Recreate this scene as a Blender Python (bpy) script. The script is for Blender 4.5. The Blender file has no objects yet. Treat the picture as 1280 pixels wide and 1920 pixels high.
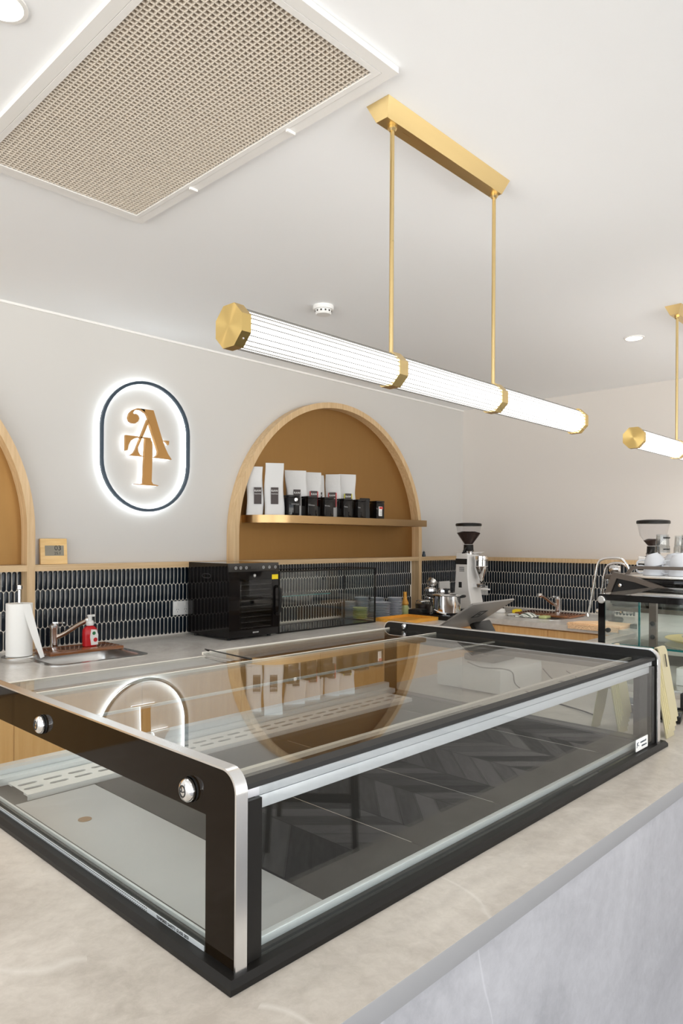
import bpy, bmesh, math, random
from mathutils import Vector, Matrix
random.seed(7)
PI = math.pi
S = bpy.context.scene
C = S.collection

# ------------------------------------------------------------------ camera
cam_d = bpy.data.cameras.new('camera')
cam = bpy.data.objects.new('camera', cam_d); C.objects.link(cam)
cam_d.sensor_fit = 'HORIZONTAL'; cam_d.sensor_width = 36.0
cam_d.lens = 1323.2 / 1280 * 36.0
cam_d.shift_x = 0.0; cam_d.shift_y = 53.8 / 1280
cam_d.clip_start = 0.02; cam_d.clip_end = 60
YAW, ROLL = 0.764929, 0.005236
fw = Vector((math.cos(YAW), math.sin(YAW), 0)); rt = Vector((math.sin(YAW), -math.cos(YAW), 0)); up = Vector((0, 0, 1))
R3 = rt*math.cos(ROLL) + up*math.sin(ROLL); U3 = -rt*math.sin(ROLL) + up*math.cos(ROLL)
m = Matrix.Identity(4)
for i in range(3):
    m[i][0] = R3[i]; m[i][1] = U3[i]; m[i][2] = -fw[i]
m[2][3] = 1.508
cam.matrix_world = m
S.camera = cam

# ------------------------------------------------------------------ light, exposure
S.view_settings.view_transform = 'Standard'; S.view_settings.look = 'None'
S.view_settings.gamma = 1.0; S.view_settings.use_curve_mapping = False
S.view_settings.exposure = 0.50
S.cycles.use_denoising = True
S.cycles.max_bounces = 16; S.cycles.diffuse_bounces = 12; S.cycles.glossy_bounces = 6
S.cycles.transmission_bounces = 8; S.cycles.transparent_max_bounces = 32
S.cycles.sample_clamp_indirect = 10.0; S.cycles.caustics_refractive = False
W = bpy.data.worlds.new('World'); S.world = W; W.use_nodes = True
bg = W.node_tree.nodes['Background']
wt = W.node_tree; tcw = wt.nodes.new('ShaderNodeTexCoord'); spw = wt.nodes.new('ShaderNodeSeparateXYZ'); rw = wt.nodes.new('ShaderNodeValToRGB')
wt.links.new(tcw.outputs['Generated'], spw.inputs[0]); mw = wt.nodes.new('ShaderNodeMath'); mw.operation = 'MULTIPLY_ADD'; mw.inputs[1].default_value = .5; mw.inputs[2].default_value = .5
wt.links.new(spw.outputs[2], mw.inputs[0]); wt.links.new(mw.outputs[0], rw.inputs[0])
# unseen paving below the horizon, brightened to lift the ceiling; bright hazy sky above
rw.color_ramp.elements[0].position = .49; rw.color_ramp.elements[0].color = (1.0, .985, .96, 1)
rw.color_ramp.elements[1].position = .51; rw.color_ramp.elements[1].color = (.36, .39, .43, 1)
wt.links.new(rw.outputs[0], bg.inputs[0]); bg.inputs[1].default_value = 5.0

def area(name, loc, rot, sx, sy, power, col, portal=False):
    d = bpy.data.lights.new(name, 'AREA'); d.shape = 'RECTANGLE'; d.size = sx; d.size_y = sy
    d.energy = power; d.color = col
    o = bpy.data.objects.new(name, d); C.objects.link(o); o.location = loc; o.rotation_euler = rot
    d.cycles.is_portal = portal
    return o
# portals in the front shopfront and the added left glazing (they only guide the sky light in)
area('window_portal', (1.0, -4.62, 1.38), (PI/2, 0, 0), 7.4, 2.6, 1, (1, 1, 1), True)
area('window_portal', (-3.22, -0.6, 1.38), (0, -PI/2, 0), 2.6, 7.0, 1, (1, 1, 1), True)

# ------------------------------------------------------------------ materials
def mat(name, col, rough=.5, metal=0., **k):
    mt = bpy.data.materials.new(name); mt.use_nodes = True
    b = mt.node_tree.nodes['Principled BSDF']
    b.inputs['Base Color'].default_value = (*col, 1); b.inputs['Roughness'].default_value = rough
    b.inputs['Metallic'].default_value = metal
    for kk, v in k.items():
        b.inputs[kk.replace('_', ' ')].default_value = v
    return mt
def srgb(r, g, b):
    f = lambda c: (c/255/12.92) if c/255 <= .04045 else ((c/255+.055)/1.055)**2.4
    return (f(r), f(g), f(b))
def nd(mt, t, **k):
    n = mt.node_tree.nodes.new(t)
    for a, v in k.items(): setattr(n, a, v)
    return n
def lk(mt, a, b): mt.node_tree.links.new(a, b)
def bsdf(mt): return mt.node_tree.nodes['Principled BSDF']
def mth(mt, op, a, b=None, c=None):
    n = nd(mt, 'ShaderNodeMath', operation=op)
    for i, v in enumerate((a, b, c)):
        if v is None: continue
        if isinstance(v, (int, float)): n.inputs[i].default_value = v
        else: lk(mt, v, n.inputs[i])
    return n.outputs[0]
def ramp(mt, fac, stops):
    r = nd(mt, 'ShaderNodeValToRGB')
    while len(r.color_ramp.elements) < len(stops): r.color_ramp.elements.new(.5)
    for e, (p, c) in zip(r.color_ramp.elements, stops): e.position = p; e.color = (*c, 1)
    lk(mt, fac, r.inputs[0]); return r.outputs[0]
def objco(mt, scale=(1, 1, 1), rot=(0, 0, 0)):
    t = nd(mt, 'ShaderNodeTexCoord'); mp = nd(mt, 'ShaderNodeMapping')
    mp.inputs['Scale'].default_value = scale; mp.inputs['Rotation'].default_value = rot
    lk(mt, t.outputs['Object'], mp.inputs[0]); return mp.outputs[0]
def noise(mt, vec, scale, detail=4, rough=.5, dist=0.):
    n = nd(mt, 'ShaderNodeTexNoise'); n.inputs['Scale'].default_value = scale
    n.inputs['Detail'].default_value = detail; n.inputs['Roughness'].default_value = rough
    n.inputs['Distortion'].default_value = dist
    lk(mt, vec, n.inputs['Vector']); return n.outputs['Fac']
def bump(mt, h, strength=.2, dist=.01):
    b = nd(mt, 'ShaderNodeBump'); b.inputs['Strength'].default_value = strength; b.inputs['Distance'].default_value = dist
    lk(mt, h, b.inputs['Height']); lk(mt, b.outputs[0], bsdf(mt).inputs['Normal'])
def mixc(mt, fac, a, b):
    n = nd(mt, 'ShaderNodeMix', data_type='RGBA')
    if isinstance(fac, (int, float)): n.inputs[0].default_value = fac
    else: lk(mt, fac, n.inputs[0])
    for i, v in ((6, a), (7, b)):
        if isinstance(v, tuple): n.inputs[i].default_value = (*v, 1)
        else: lk(mt, v, n.inputs[i])
    return n.outputs[2]

def stone(name, lo, hi, vein, rough, vscale=1.6):
    mt = mat(name, hi, rough)
    v = objco(mt, (1, 1, 1), (0.2, 0.1, 0.5))
    n1 = noise(mt, v, 3.0, 10, .68, .9); n2 = noise(mt, v, 42, 6, .72, .4)
    base = ramp(mt, mth(mt, 'ADD', mth(mt, 'MULTIPLY', n1, .66), mth(mt, 'MULTIPLY', n2, .34)), [(.38, lo), (.62, hi)])
    v2 = objco(mt, (1, .38, .5), (0.5, 0.3, .35))
    nv = noise(mt, v2, vscale, 3, .5, .2)
    ve = mth(mt, 'SUBTRACT', 1, mth(mt, 'MULTIPLY', mth(mt, 'ABSOLUTE', mth(mt, 'SUBTRACT', nv, .5)), 260))
    ve = mth(mt, 'MULTIPLY', mth(mt, 'MAXIMUM', ve, 0), mth(mt, 'GREATER_THAN', noise(mt, v, 2.2, 3), .50))
    col = mixc(mt, mth(mt, 'MULTIPLY', ve, .35), base, vein)
    lk(mt, col, bsdf(mt).inputs['Base Color']); bump(mt, n2, .05, .002); return mt
M = {}
M['paint'] = mat('wall_paint', srgb(202, 200, 197), .7)
M['paint_warm'] = mat('wall_paint_warm', srgb(212, 207, 202), .7)
M['ceil'] = mat('ceiling_paint', (.885, .90, .915), .8)
M['white'] = mat('white_plastic', (.8, .8, .79), .35)
M['trimwhite'] = mat('white_trim', (.80, .79, .77), .5)
M['top'] = stone('beige_stone', srgb(168, 160, 150), srgb(200, 193, 184), srgb(222, 218, 212), .32)
M['rear_top'] = stone('grey_stone', srgb(196, 192, 186), srgb(222, 219, 214), srgb(232, 230, 226), .22)
M['panel'] = stone('grey_panel_stone', srgb(160, 160, 165), srgb(184, 184, 189), srgb(220, 220, 225), .4, 2.4)
M['edge'] = mat('worktop_edge', srgb(150, 150, 152), .45)
def wood(name, a, b, rough=.45, sc=(60, 60, 3)):
    mt = mat(name, a, rough); v = objco(mt, sc)
    n = noise(mt, v, 1.0, 5, .6, .3)
    lk(mt, ramp(mt, n, [(.3, a), (.7, b)]), bsdf(mt).inputs['Base Color']); bump(mt, n, .06, .002); return mt
M['oak'] = wood('pale_oak', srgb(192, 160, 118), srgb(216, 188, 148))
M['oakh'] = wood('pale_oak_rail', srgb(192, 160, 118), srgb(216, 188, 148), .45, (3, 60, 60))
M['cab'] = wood('honey_oak', srgb(226, 176, 112), srgb(242, 200, 138), .4, (50, 50, 2))
M['bamboo'] = wood('bamboo', srgb(222, 182, 118), srgb(236, 202, 142), .4, (3, 60, 60))
M['bamboo_o'] = wood('orange_bamboo', srgb(222, 152, 48), srgb(238, 178, 78), .4, (4, 50, 50))
M['walnut'] = wood('walnut_board', srgb(118, 74, 44), srgb(158, 100, 60), .18, (4, 60, 60))
M['walnut'].node_tree.nodes['Principled BSDF'].inputs['Coat Weight'].default_value = .6
M['chairwood'] = mat('black_stained_wood', srgb(40, 36, 34), .4)
M['seat'] = mat('tan_leather', srgb(150, 104, 66), .5)
# bronze sheet
def brushed(name, col, rough, sc, amt=.12, an=0.):
    mt = mat(name, col, rough, 1.0); v = objco(mt, sc)
    n = noise(mt, v, 1, 3, .6)
    lk(mt, mth(mt, 'ADD', rough - amt/2, mth(mt, 'MULTIPLY', n, amt)), bsdf(mt).inputs['Roughness'])
    bsdf(mt).inputs['Anisotropic'].default_value = an
    bump(mt, n, .03, .001); return mt
M['bronze'] = brushed('bronze_sheet', (.36, .205, .075), .5, (40, 40, 4))
M['bronze2'] = brushed('brushed_bronze', (.47, .31, .15), .3, (4, 4, 300))
M['brass'] = mat('satin_brass', (.74, .56, .27), .3, 1.0, Anisotropic=.5)
lk(M['brass'], mth(M['brass'], 'ADD', .24, mth(M['brass'], 'MULTIPLY', noise(M['brass'], objco(M['brass'], (2, 90, 90)), 1, 3), .12)), bsdf(M['brass']).inputs['Roughness'])
M['gold'] = mat('gold_letter', srgb(178, 134, 78), .38, .6)
M['brass_radial'] = mat('radial_brushed_brass', (.72, .52, .20), .28, 1.0, Anisotropic=.85, Anisotropic_Rotation=.25)
tg = nd(M['brass_radial'], 'ShaderNodeTangent', direction_type='RADIAL', axis='X')
lk(M['brass_radial'], tg.outputs[0], bsdf(M['brass_radial']).inputs['Tangent'])
M['chrome'] = mat('chrome', (.82, .82, .83), .08, 1.0)
M['steel'] = mat('brushed_steel', (.74, .73, .71), .27, 1.0)
M['alu'] = mat('satin_aluminium', (.82, .82, .82), .24, 1.0)
M['aluw'] = mat('pale_aluminium', (.74, .78, .80), .3, .35)
M['platter'] = mat('pale_yellow_platter', srgb(206, 192, 138), .4)
M['stripm'] = mat('pale_slotted_steel', (.78, .77, .75), .4, .15)
M['railalu'] = mat('bright_rail', (.74, .74, .78), .3, .25)
M['creamstrip'] = mat('cream_strip', (.80, .76, .68), .35)
M['deck'] = mat('deck_dark_view', (.020, .019, .018), .5, 0, Specular_IOR_Level=.08)  # darkness of the view through the front glass, put into the colour
M['deck_bright_view'] = mat('steel_deck_bright_view', (.50, .505, .51), .35, .35)  # brightness of the view through the end glass, put into the colour
bump(M['deck_bright_view'], noise(M['deck_bright_view'], objco(M['deck_bright_view']), 5, 3), .02, .004)
M['black'] = mat('satin_black', (.012, .011, .010), .38, 0, Specular_IOR_Level=.22)
M['gloss'] = mat('black_gloss', (.006, .005, .005), .05, 0, Specular_IOR_Level=.35)
M['bandgloss'] = mat('black_printed_glass', (.010, .006, .003), .05, 0, Specular_IOR_Level=.10)
M['rubber'] = mat('black_rubber', (.012, .012, .012), .6)
M['dark'] = mat('dark_cavity', (.03, .028, .025), .6)
M['mach'] = mat('brown_grey_enamel', srgb(92, 82, 74), .35)
M['tile'] = mat('navy_glazed_tile', (.007, .012, .020), .13, 0, Specular_IOR_Level=.4)
M['grout'] = mat('grout', srgb(222, 217, 208), .8)
M['grate'] = mat('eggcrate_louver', srgb(222, 213, 200), .5)
M['grateback'] = mat('plenum', srgb(120, 106, 92), .8)
M['porc'] = mat('blue_white_porcelain', srgb(208, 211, 217), .12)
M['plate'] = mat('grey_porcelain', srgb(196, 202, 212), .2)
M['greenp'] = mat('green_porcelain', srgb(198, 206, 142), .25)
M['bag'] = mat('white_kraft_bag', srgb(206, 206, 206), .5)
bump(M['bag'], noise(M['bag'], objco(M['bag']), 45, 4, .6, .5), .25, .006)
M['label'] = mat('brown_label', srgb(52, 40, 38), .5)
M['lred'] = mat('red_label_edge', srgb(200, 60, 60), .5)
M['lyel'] = mat('yellow_label_edge', srgb(214, 206, 40), .5)
M['ink'] = mat('black_ink', (.01, .01, .01), .6)
M['paper'] = mat('white_paper', (.86, .86, .84), .8)
M['red'] = mat('red_soap', srgb(196, 22, 32), .15)
M['green'] = mat('green_ink', srgb(30, 110, 60), .5)
M['yellow'] = mat('yellow', srgb(244, 214, 20), .5)
M['lcd'] = mat('grey_lcd', srgb(130, 124, 108), .3)
M['tablet'] = mat('grey_aluminium_case', srgb(128, 124, 120), .35, .4)
M['cloth'] = mat('peach_cloth', srgb(250, 212, 168), .9)
bump(M['cloth'], mth(M['cloth'], 'SINE', mth(M['cloth'], 'MULTIPLY', noise(M['cloth'], objco(M['cloth'], (60, 60, 60)), 1, 1), 20)), .5, .003)
M['bean'] = mat('coffee_beans', srgb(44, 26, 20), .45)
M['greyb'] = mat('grey_box', (.46, .46, .47), .4)
M['white_en'] = mat('white_enamel', (.78, .77, .75), .3)
M['navy'] = mat('navy_ring', srgb(60, 74, 88), .3, .3)
M['goldplate'] = mat('pale_gold_sheet', (.66, .60, .40), .45, .7)
M['golddark'] = mat('gold_sheet_edge', (.55, .36, .10), .35, .8)
def emis(name, col, s):
    mt = bpy.data.materials.new(name); mt.use_nodes = True; nt = mt.node_tree
    nt.nodes.remove(nt.nodes['Principled BSDF']); e = nt.nodes.new('ShaderNodeEmission')
    e.inputs[0].default_value = (*col, 1); e.inputs[1].default_value = s
    nt.links.new(e.outputs[0], nt.nodes['Material Output'].inputs[0]); return mt
M['led'] = emis('backlight_led', (.88, .96, 1.0), 9)
M['led2'] = emis('letter_led', (.88, .96, 1.0), 3.0)
M['tube'] = emis('lamp_glow', (1.0, .965, .92), 5.6)
M['down'] = emis('downlight_glow', (1.0, .95, .86), 9)
def glass(name, tint=(1, 1, 1), ior=1.5, rough=0.0, fac=1.0):
    mt = bpy.data.materials.new(name); mt.use_nodes = True; nt = mt.node_tree
    nt.nodes.remove(nt.nodes['Principled BSDF'])
    tr = nt.nodes.new('ShaderNodeBsdfTransparent'); tr.inputs[0].default_value = (*tint, 1)
    gl = nt.nodes.new('ShaderNodeBsdfGlossy'); gl.inputs['Roughness'].default_value = rough
    fr = nt.nodes.new('ShaderNodeFresnel'); ge = nt.nodes.new('ShaderNodeNewGeometry')
    mx = nt.nodes.new('ShaderNodeMix'); mx.inputs[2].default_value = ior; mx.inputs[3].default_value = 1/ior
    nt.links.new(ge.outputs['Backfacing'], mx.inputs[0]); nt.links.new(mx.outputs[0], fr.inputs['IOR'])
    ms = nt.nodes.new('ShaderNodeMixShader')
    f = fr.outputs[0]
    if fac != 1.0:
        q = nt.nodes.new('ShaderNodeMath'); q.operation = 'MULTIPLY'; q.inputs[1].default_value = fac
        nt.links.new(f, q.inputs[0]); f = q.outputs[0]
    nt.links.new(f, ms.inputs[0]); nt.links.new(tr.outputs[0], ms.inputs[1]); nt.links.new(gl.outputs[0], ms.inputs[2])
    nt.links.new(ms.outputs[0], nt.nodes['Material Output'].inputs[0]); return mt
M['glass'] = glass('clear_glass', (.97, .985, .975))
M['frontglass'] = glass('front_glass', (.93, .945, .94), 1.6)
M['topglass'] = glass('top_glass', (.92, .93, .92), 1.72)
M['cleargl'] = glass('thin_clear_glass', (.96, .96, .95), 1.45)
M['smoke'] = glass('smoked_glass', (.30, .30, .30), 1.5)
M['gloss2'] = mat('dark_grey_gloss', (.03, .028, .026), .15)
M['smokew'] = glass('dark_window', (.55, .55, .55), 1.5)
M['ribs'] = mat('ribbed_glass', (.06, .058, .052), .3)
M['chrome_reflect_brown'] = mat('spout_chrome_brown_reflection', (.55, .45, .38), .15, 1.0)  # chrome tinted with the brown it reflects
M['glassm'] = glass('milky_glass', (.86, .87, .87), 1.7, .05)
M['hop'] = glass('hopper_plastic', (.93, .93, .94), 1.4)
M['glassedge'] = mat('teal_glass_edge', srgb(30, 110, 110), .1)

# chevron floor of dark vinyl planks
def floor_mat():
    mt = mat('dark_chevron_planks', srgb(70, 68, 68), .45)
    t = nd(mt, 'ShaderNodeTexCoord'); sp = nd(mt, 'ShaderNodeSeparateXYZ'); lk(mt, t.outputs['Object'], sp.inputs[0])
    x, y = sp.outputs[0], sp.outputs[1]
    w = .42
    xs = mth(mt, 'DIVIDE', x, w); col = mth(mt, 'FLOOR', xs); fx = mth(mt, 'FRACT', xs)
    par = mth(mt, 'FLOORED_MODULO', col, 2)
    sg = mth(mt, 'SUBTRACT', mth(mt, 'MULTIPLY', par, 2), 1)
    v = mth(mt, 'ADD', y, mth(mt, 'MULTIPLY', mth(mt, 'MULTIPLY', sg, mth(mt, 'SUBTRACT', fx, .5)), w))
    vs = mth(mt, 'DIVIDE', v, .16); idx = mth(mt, 'FLOOR', vs); fv = mth(mt, 'FRACT', vs)
    cm = nd(mt, 'ShaderNodeCombineXYZ'); lk(mt, col, cm.inputs[0]); lk(mt, idx, cm.inputs[1])
    wn = nd(mt, 'ShaderNodeTexWhiteNoise'); lk(mt, cm.outputs[0], wn.inputs[0])
    # grain along the plank
    u = mth(mt, 'SUBTRACT', y, mth(mt, 'MULTIPLY', mth(mt, 'MULTIPLY', sg, fx), w))
    cg = nd(mt, 'ShaderNodeCombineXYZ'); lk(mt, mth(mt, 'MULTIPLY', v, 45), cg.inputs[0]); lk(mt, mth(mt, 'MULTIPLY', u, 4), cg.inputs[1]); lk(mt, wn.outputs[0], cg.inputs[2])
    g = noise(mt, cg.outputs[0], 1, 4, .6)
    val = mth(mt, 'ADD', mth(mt, 'MULTIPLY', wn.outputs[0], .45), mth(mt, 'MULTIPLY', g, .55))
    base = ramp(mt, val, [(.25, srgb(84, 82, 84)), (.75, srgb(186, 182, 182))])
    gap = mth(mt, 'LESS_THAN', mth(mt, 'ABSOLUTE', mth(mt, 'SUBTRACT', fv, .5)), .478)
    gap2 = mth(mt, 'LESS_THAN', mth(mt, 'ABSOLUTE', mth(mt, 'SUBTRACT', fx, .5)), .494)
    lk(mt, mixc(mt, mth(mt, 'MULTIPLY', gap, gap2), srgb(44, 42, 42), base), bsdf(mt).inputs['Base Color'])
    return mt
M['floor'] = floor_mat()

# ------------------------------------------------------------------ mesh helpers
class B:
    """collects shapes into one bmesh"""
    def __init__(s): s.bm = bmesh.new(); s.mi = 0
    def face(s, pts):
        vs = [s.bm.verts.new(p) for p in pts]
        f = s.bm.faces.new(vs); f.material_index = s.mi; return f
    def box(s, x0, x1, y0, y1, z0, z1, rz=0., c=None, bev=0.):
        before = set(s.bm.verts)
        vs = [s.bm.verts.new((x, y, z)) for z in (z0, z1) for y in (y0, y1) for x in (x0, x1)]
        fs = []
        for q in ((0, 2, 3, 1), (4, 5, 7, 6), (0, 1, 5, 4), (2, 6, 7, 3), (0, 4, 6, 2), (1, 3, 7, 5)):
            f = s.bm.faces.new([vs[i] for i in q]); f.material_index = s.mi; fs.append(f)
        if bev:
            es = list({e for f in fs for e in f.edges})
            r = bmesh.ops.bevel(s.bm, geom=es, offset=bev, segments=2, affect='EDGES', profile=.6)
            for f in r['faces']: f.material_index = s.mi
            vs = [v for v in s.bm.verts if v not in before]
        if rz:
            c = c or ((x0+x1)/2, (y0+y1)/2, 0)
            bmesh.ops.rotate(s.bm, verts=vs, cent=c, matrix=Matrix.Rotation(rz, 3, 'Z'))
        return vs
    def prism(s, pts, d0, d1, axis='z'):
        """extrude a 2-D polygon along an axis: z -> (x,y), y -> (x,z), x -> (y,z)"""
        def P(p, d):
            if axis == 'z': return (p[0], p[1], d)
            if axis == 'y': return (p[0], d, p[1])
            return (d, p[0], p[1])
        a = [s.bm.verts.new(P(p, d0)) for p in pts]; b = [s.bm.verts.new(P(p, d1)) for p in pts]
        n = len(pts); fs = []
        for vv in (a[::-1], b):
            try: fs.append(s.bm.faces.new(vv))
            except ValueError: pass
        for i in range(n): fs.append(s.bm.faces.new((a[i], a[(i+1) % n], b[(i+1) % n], b[i])))
        for f in fs: f.material_index = s.mi
        s.bm.normal_update()
        if n > 4: bmesh.ops.triangulate(s.bm, faces=[f for f in fs if len(f.verts) > 4])
        return a + b
    def lathe(s, prof, c=(0, 0, 0), n=32, axis='z', close=False):
        """profile of (r, h)"""
        rings = []
        for r, h in prof:
            if r < 1e-6:
                p = {'z': (0, 0, h), 'x': (h, 0, 0), 'y': (0, h, 0)}[axis]
                rings.append([s.bm.verts.new((c[0]+p[0], c[1]+p[1], c[2]+p[2]))]); continue
            rg = []
            for i in range(n):
                a = 2*PI*i/n; u, v = r*math.cos(a), r*math.sin(a)
                p = {'z': (u, v, h), 'x': (h, u, v), 'y': (v, h, u)}[axis]
                rg.append(s.bm.verts.new((c[0]+p[0], c[1]+p[1], c[2]+p[2])))
            rings.append(rg)
        for a, b in zip(rings, rings[1:]):
            for i in range(n):
                j = (i+1) % n
                if len(a) == 1 and len(b) == 1: break
                if len(a) == 1: f = s.bm.faces.new((a[0], b[j], b[i]))
                elif len(b) == 1: f = s.bm.faces.new((a[i], a[j], b[0]))
                else: f = s.bm.faces.new((a[i], a[j], b[j], b[i]))
                f.material_index = s.mi
    def cyl(s, p0, p1, r, n=20, r1=None):
        s.tube([p0, p1], r, n, r1=r1)
    def tube(s, pts, r, n=12, closed=False, r1=None):
        pts = [Vector(p) for p in pts]; rings = []; N = len(pts)
        ref = None
        for i, p in enumerate(pts):
            if closed: t = (pts[(i+1) % N] - pts[i-1]).normalized()
            elif i == 0: t = (pts[1]-p).normalized()
            elif i == N-1: t = (p-pts[-2]).normalized()
            else: t = ((pts[i+1]-p).normalized() + (p-pts[i-1]).normalized()).normalized()
            if ref is None: ref = Vector((0, 0, 1)) if abs(t.z) < .9 else Vector((1, 0, 0))
            a = t.cross(ref).normalized(); b = t.cross(a).normalized(); ref = -b if (-b).dot(ref) > 0 else b
            rr = r if r1 is None else r + (r1-r)*i/(N-1)
            if ref.dot(b) > 0: a = -a
            a = ref.cross(t).normalized()
            rings.append([s.bm.verts.new(p + rr*(math.cos(2*PI*k/n)*ref + math.sin(2*PI*k/n)*a)) for k in range(n)])
        M_ = N if closed else N-1
        for i in range(M_):
            A, Bq = rings[i], rings[(i+1) % N]
            for k in range(n):
                f = s.bm.faces.new((A[k], A[(k+1) % n], Bq[(k+1) % n], Bq[k])); f.material_index = s.mi
        if not closed:
            for rg in (rings[0][::-1], rings[-1]):
                f = s.bm.faces.new(rg); f.material_index = s.mi
    def xform(s, vs, mtx):
        for v in vs: v.co = mtx @ v.co
    def move_new(s, before, mtx):
        for v in s.bm.verts:
            if v not in before: v.co = mtx @ v.co

def mark(bm, ang=.6):
    bmesh.ops.recalc_face_normals(bm, faces=bm.faces[:])
    for f in bm.faces: f.smooth = True
    for e in bm.edges:
        if len(e.link_faces) != 2 or e.calc_face_angle(0) > ang: e.smooth = False

def build(name, b, mats, parent=None, world=None, fix=True):
    """link the collected shapes as ONE mesh object; world: the origin to subtract"""
    bm = b.bm
    if fix: mark(bm)
    if world is not None:
        for v in bm.verts: v.co -= Vector(world)
    me = bpy.data.meshes.new(name); bm.to_mesh(me); bm.free()
    for q in (mats if isinstance(mats, (list, tuple)) else [mats]): me.materials.append(M[q] if isinstance(q, str) else q)
    o = bpy.data.objects.new(name, me); C.objects.link(o)
    if parent is not None: o.parent = parent
    elif world is not None: o.location = world
    return o
def thing(name, label, cat, loc=(0, 0, 0), rz=0., group=None):
    o = bpy.data.objects.new(name, None); C.objects.link(o); o.empty_display_size = .05
    o.location = loc; o.rotation_euler = (0, 0, rz); o['label'] = label; o['category'] = cat
    if group: o['group'] = group
    return o
def tag(o, label, cat, group=None):
    o['label'] = label; o['category'] = cat
    if group: o['group'] = group
    return o
def struct(name, b, mats, parent=None):
    o = build(name, b, mats, parent)
    if parent is None: o['kind'] = 'structure'
    return o
def dup(root, loc, label, rz=None, group=None):
    r = root.copy(); C.objects.link(r); r.location = loc; r['label'] = label
    if rz is not None: r.rotation_euler = (0, 0, rz)
    if group: r['group'] = group
    for ch in list(root.children):
        c = ch.copy(); C.objects.link(c); c.parent = r
        for g in list(ch.children):
            d = g.copy(); C.objects.link(d); d.parent = c
    return r
def txt(s, size, depth=.0006):
    """text as bmesh in the x-z plane, centred, facing -y"""
    cu = bpy.data.curves.new('t', 'FONT'); cu.body = s; cu.size = size; cu.extrude = depth
    cu.align_x = 'CENTER'; cu.align_y = 'CENTER'; cu.resolution_u = 3
    ob = bpy.data.objects.new('t', cu); C.objects.link(ob)
    bpy.context.view_layer.update()
    dg = bpy.context.evaluated_depsgraph_get()
    me = bpy.data.meshes.new_from_object(ob.evaluated_get(dg))
    b = B(); b.bm.from_mesh(me)
    bpy.data.objects.remove(ob); bpy.data.meshes.remove(me)
    for v in b.bm.verts: v.co = Vector((v.co.x, -v.co.z, v.co.y))
    return b
def mv(b, mtx):
    for v in b.bm.verts: v.co = mtx @ v.co
    return b
T = Matrix.Translation
def RZ(a): return Matrix.Rotation(a, 4, 'Z')
def RX(a): return Matrix.Rotation(a, 4, 'X')
def RY(a): return Matrix.Rotation(a, 4, 'Y')
def bez(pts, n=8):
    """Catmull-Rom through points"""
    P = [Vector(p) for p in pts]; P = [2*P[0]-P[1]] + P + [2*P[-1]-P[-2]]; out = []
    for i in range(1, len(P)-2):
        for k in range(n):
            t = k/n
            out.append(.5*((2*P[i]) + (P[i+1]-P[i-1])*t + (2*P[i-1]-5*P[i]+4*P[i+1]-P[i+2])*t*t + (3*P[i]-P[i-1]-3*P[i+1]+P[i+2])*t**3))
    out.append(P[-2]); return out

ZC = .94           # worktop height
YW, XW = 3.662, 5.408

# ------------------------------------------------------------------ room shell
b = B(); b.box(-3.3, 5.6, -4.7, 3.9, -.1, 0); struct('floor', b, 'floor')
b = B(); b.box(-3.3, 5.6, -4.7, 3.9, 2.7, 2.8); struct('ceiling', b, 'ceil')
b = B(); b.box(-3.3, 5.6, YW, 3.8, 0, 2.7); wall_back = struct('wall_back', b, 'paint')
b = B(); b.box(XW, 5.55, -4.7, YW, 0, 2.7); wall_right = struct('wall_right', b, 'paint_warm')
b = B(); b.box(-3.3, -3.2, 2.9, YW, 0, 2.7); b.box(-3.3, -3.2, -4.7, -4.1, 0, 2.7); struct('wall_left', b, 'paint')
b = B(); b.box(-3.3, -2.7, -4.7, -4.6, 0, 2.7); b.box(4.7, 5.5, -4.7, -4.6, 0, 2.7); b.box(-2.7, 4.7, -4.7, -4.6, 2.6, 2.7); struct('wall_front', b, 'paint')
b = B(); b.box(-3.2, XW, YW-.008, YW, 2.688, 2.7); struct('trim_1', b, 'trimwhite')
# shopfront glazing behind the camera, plus glazing added on the left
def window(name, horiz, a0, a1, z0, z1, c, n):
    fr = B()
    def bx(u0, u1, zz0, zz1, t=.03):
        if horiz: fr.box(u0, u1, c-t, c+t, zz0, zz1)
        else: fr.box(c-t, c+t, u0, u1, zz0, zz1)
    bx(a0, a1, z0, z0+.06); bx(a0, a1, z1-.06, z1)
    for i in range(n+1):
        u = a0 + (a1-a0-.05)*i/n; bx(u, u+.05, z0+.06, z1-.06)
    o = struct(name, fr, 'black')
    g = B()
    if horiz: g.box(a0+.05, a1-.05, c-.004, c+.004, z0+.06, z1-.06)
    else: g.box(c-.004, c+.004, a0+.05, a1-.05, z0+.06, z1-.06)
    build('pane', g, 'cleargl', o)
window('window_1', True, -2.7, 4.7, 0, 2.6, -4.65, 5)
window('window_added_left', False, -4.1, 2.9, 0, 2.7, -3.25, 5)  # unseen left glazing, added to flood the room with daylight

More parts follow.
